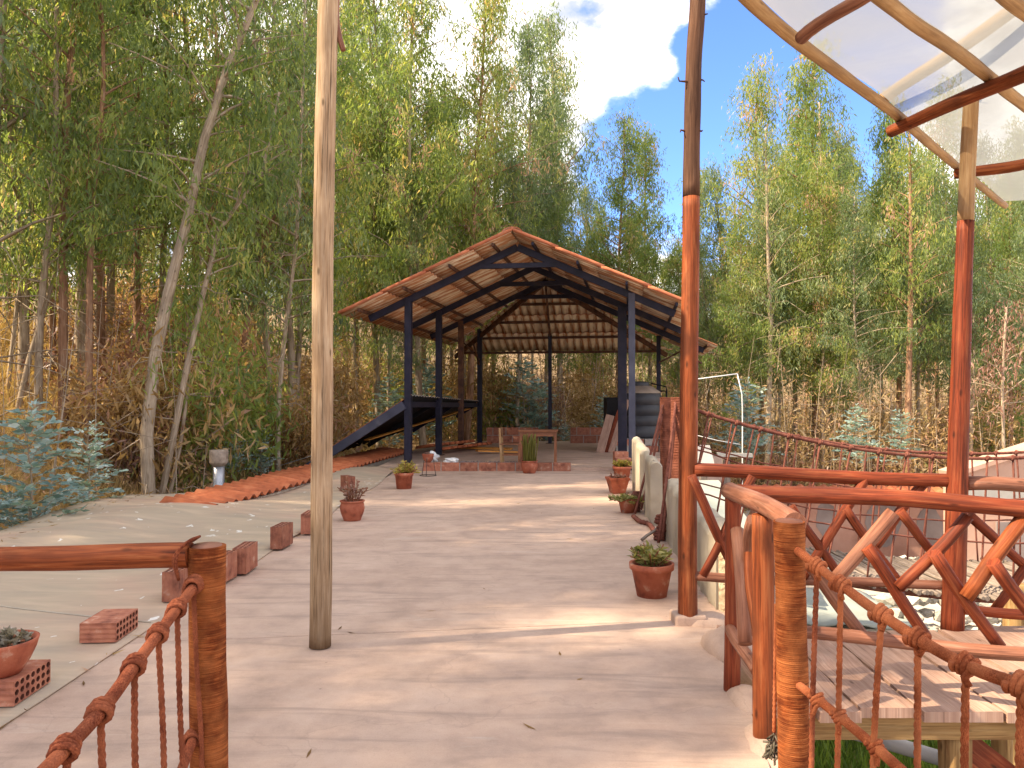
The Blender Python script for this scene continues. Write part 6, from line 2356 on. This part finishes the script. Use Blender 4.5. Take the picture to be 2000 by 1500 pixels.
# thin dead stems standing between the trees
def dead_stems(name, label, seed, n, area, cond, hh=(1.2, 4.5), rr_=(0.006, 0.018)):
    g = np.random.default_rng(seed)
    mb = MB()
    c = 0
    while c < n:
        x, y = area(g)
        if not cond(x, y):
            continue
        z = terrain(x, y)
        h = g.uniform(*hh)
        lx, ly = g.normal(0, .2) * h * 0.3, g.normal(0, .2) * h * 0.3
        r = g.uniform(*rr_)
        a, m, b = Vector((x, y, z - .1)), Vector((x + lx * .4 + g.normal(0, .1), y + ly * .4, z + h * .5)), Vector((x + lx, y + ly, z + h))
        sp_ = spline([a, m, b], 0.9)
        mb.tube(sp_, [r * (1 - 0.85 * q_ / (len(sp_) - 1)) for q_ in range(len(sp_))], 5, cap=False)
        for q in range(3):
            p = a.lerp(b, g.uniform(.3, .95))
            mb.tube([p, p + Vector((g.normal(0, .5), g.normal(0, .5), g.normal(.1, .4)))], r * .4, 3, cap=False)
        c += 1
    return tag(mb.build(name, 'trunk'), label, "undergrowth", kind='stuff')


dead_stems("undergrowth", "thin bare stems standing among the hillside brush", 511, 150, hill_area, off_terrace)
dead_stems("undergrowth", "thin bare stems standing among the golden brush of the wood", 512, 380, wood_area, wood_ok, (2.0, 6.0), (0.012, 0.03))

# bushy shrubs low on the slopes, each its own plant
shr = []
for k in range(4):
    g = np.random.default_rng(600 + k)
    n = 2600
    a, r = g.uniform(0, 6.28, n), np.sqrt(g.uniform(0, 1, n))
    hh = g.uniform(0, 1, n)
    cl = g.normal(0, 1, (18, 3)) * np.array([.45, .45, .3]) + np.array([0, 0, .85])
    ci = g.integers(0, 18, n)
    P0 = cl[ci] + g.normal(0, 1, (n, 3)) * np.array([.2, .2, .24])
    P0[:, 2] = np.abs(P0[:, 2])
    D = unit(np.stack([g.normal(0, .6, n), g.normal(0, .6, n), g.normal(-.45, .6, n)], axis=1))
    T = np.clip(g.uniform(0, 1, 18)[ci] * .6 + g.uniform(0, .4, n), 0, 1)
    fol = leaves_mesh("foliage", ('leaf', 'leaf_dry', 'leaf_dry', 'leaf_pink')[k], P0, D, g.normal(0, 1, (n, 3)), 0.17 * g.uniform(.6, 1.2, n), 0.034 * g.uniform(.6, 1.2, n), T)
    mb = MB()
    for q in range(14):
        e = cl[q]
        mb.tube(spline([Vector((0, 0, -0.1)), Vector(e * .5 + np.array([0, 0, .1])), Vector(e)], .2), 0.012, 4, cap=False)
    shr.append((mb.mesh("stem", 'trunk'), fol))
sh_lab = [("green leafy bush among the trees", "leafy bushes"), ("dry golden bush among the trees", "golden dry bushes"), ("dry tan drooping bush among the trees", "tan dry bushes"), ("withered pink bush among the trees", "pinkish withered bushes")]
done = 0
for q in range(600):
    if done >= 90:
        break
    if q % 2:
        Y = rt.uniform(14, 34)
        px = rt.uniform(-40, 720)
    else:
        Y = rt.uniform(27, 40)
        px = rt.uniform(700, 2060)
    x = (px - 1000) / 1500 * Y
    if q % 2 and not off_terrace(x, Y) or (not q % 2 and not wood_ok(x, Y)):
        continue
    k = rt.choice((0, 1, 1, 2, 2, 3)) if q % 2 else rt.choice((0, 0, 1, 1, 2, 3))
    t = thing("bush", sh_lab[k][0].replace(" among the trees", "") + (" on the hillside, " if q % 2 else " in the wood, ") + mark(px) + ("" if Y < 22 else ", farther" if Y < 30 else ", far back"), "bush", (x, Y, terrain(x, Y)), rt.uniform(0, 6.28), sh_lab[k][1])
    s = rt.uniform(0.8, 1.7)
    t.scale = (s, s, s * rt.uniform(0.9, 1.6))
    obj("stem", shr[k][0], t)
    f = obj("foliage", shr[k][1], t)
    f['kind'] = 'stuff'
    done += 1

# green grass and weeds under the deck
g = np.random.default_rng(700)
n = 26000
x, y = g.uniform(1.9, 5.4, n), g.uniform(3.5, 10.2, n)
z = np.array([terrain(a, b) for a, b in zip(x, y)])
P0 = np.stack([x, y, z], axis=1)
D = unit(np.stack([g.normal(0, .35, n), g.normal(0, .35, n), np.ones(n)], axis=1))
me = leaves_mesh("grass", 'leaf_green', P0, D, g.normal(0, 1, (n, 3)), g.uniform(.1, .32, n), g.uniform(.012, .022, n), g.uniform(0, 1, n))
tag(obj("grass", me), "bright green grass growing below the deck", "grass", kind='stuff')
for k, (x, y) in enumerate(((2.35, 5.6), (2.9, 6.2), (3.3, 5.2))):
    fm, stm = bushy(710 + k, 14, 1.1, 0.5, 0.12, 0.07, 'leaf_green', 16)
    t = thing("weed", ("leafy weed growing in the grass left under the deck", "leafy weed growing in the grass midway under the deck", "leafy weed growing in the grass right under the deck")[k], "weed", (x, y, terrain(x, y)))
    obj("stem", stm, t)
    f = obj("foliage", fm, t)
    f['kind'] = 'stuff'

# leaf litter gathered along the edges
g = np.random.default_rng(730)
n1, n2, n3 = 150, 130, 50
ya = g.uniform(5, 11.4, n1)
xa = -5.55 + np.abs(g.normal(0, .22, n1))
yb = g.uniform(5.7, 15.8, n2)
xb = np.array([redge(y) for y in yb]) - np.abs(g.normal(0, .09, n2)) - 0.02
yc = g.uniform(3.2, 15, n3)
xc = -2.42 + np.abs(g.normal(0, .05, n3))
xx, yy = np.concatenate([xa, xb, xc]), np.concatenate([ya, yb, yc])
n = len(xx)
zz = np.array([(tarp_z(a, b) if a < -2.45 else 0.0) + 0.006 for a, b in zip(xx, yy)])
D = unit(np.stack([g.normal(0, 1, n), g.normal(0, 1, n), g.normal(0.05, .12, n)], axis=1))
Wd = np.stack([D[:, 1], -D[:, 0], g.normal(0, .3, n)], axis=1)
me = leaves_mesh("fallen_leaves", 'leaf_dry', np.stack([xx, yy, zz], axis=1), D, Wd, g.uniform(.04, .13, n), g.uniform(.008, .02, n), g.uniform(0, .8, n), 0.2)
tag(obj("fallen_leaves", me), "dry leaf litter gathered along the edges of terrace and tarpaulin", "fallen leaves", kind='stuff')

# a few fallen leaves and twigs on the terrace
lv = []
g = np.random.default_rng(720)
n = 22
P0 = np.stack([g.uniform(-2.2, 1.2, n), 3 + 11 * g.uniform(0, 1, n) ** 1.5, np.full(n, 0.004)], axis=1)
D = unit(np.stack([g.normal(0, 1, n), g.normal(0, 1, n), np.full(n, .02)], axis=1))
Wd = np.stack([D[:, 1], -D[:, 0], g.normal(0, .1, n)], axis=1)
me = leaves_mesh("fallen_leaves", 'leaf_dry', P0, D, Wd, g.uniform(.04, .11, n), g.uniform(.008, .02, n), g.uniform(0, .5, n), 0.15)
tag(obj("fallen_leaves", me), "dry leaves fallen on the terrace floor", "fallen leaves", kind='stuff')

# two or three neighbours that would read alike: tell them apart by distance
same = {}
for o in scene.objects:
    if o.parent is None and o.get('label') and o.get('category') in ('tree', 'bush'):
        same.setdefault(o['label'], []).append(o)
for lab, os_ in same.items():
    words_ = {2: ("nearer one", "farther one"), 3: ("nearest one", "middle one", "farthest one")}.get(len(os_))
    if words_ and len(lab.split()) <= 14:
        for w_, o in zip(words_, sorted(os_, key=lambda q: q.location.y)):
            o['label'] = lab + ", " + w_
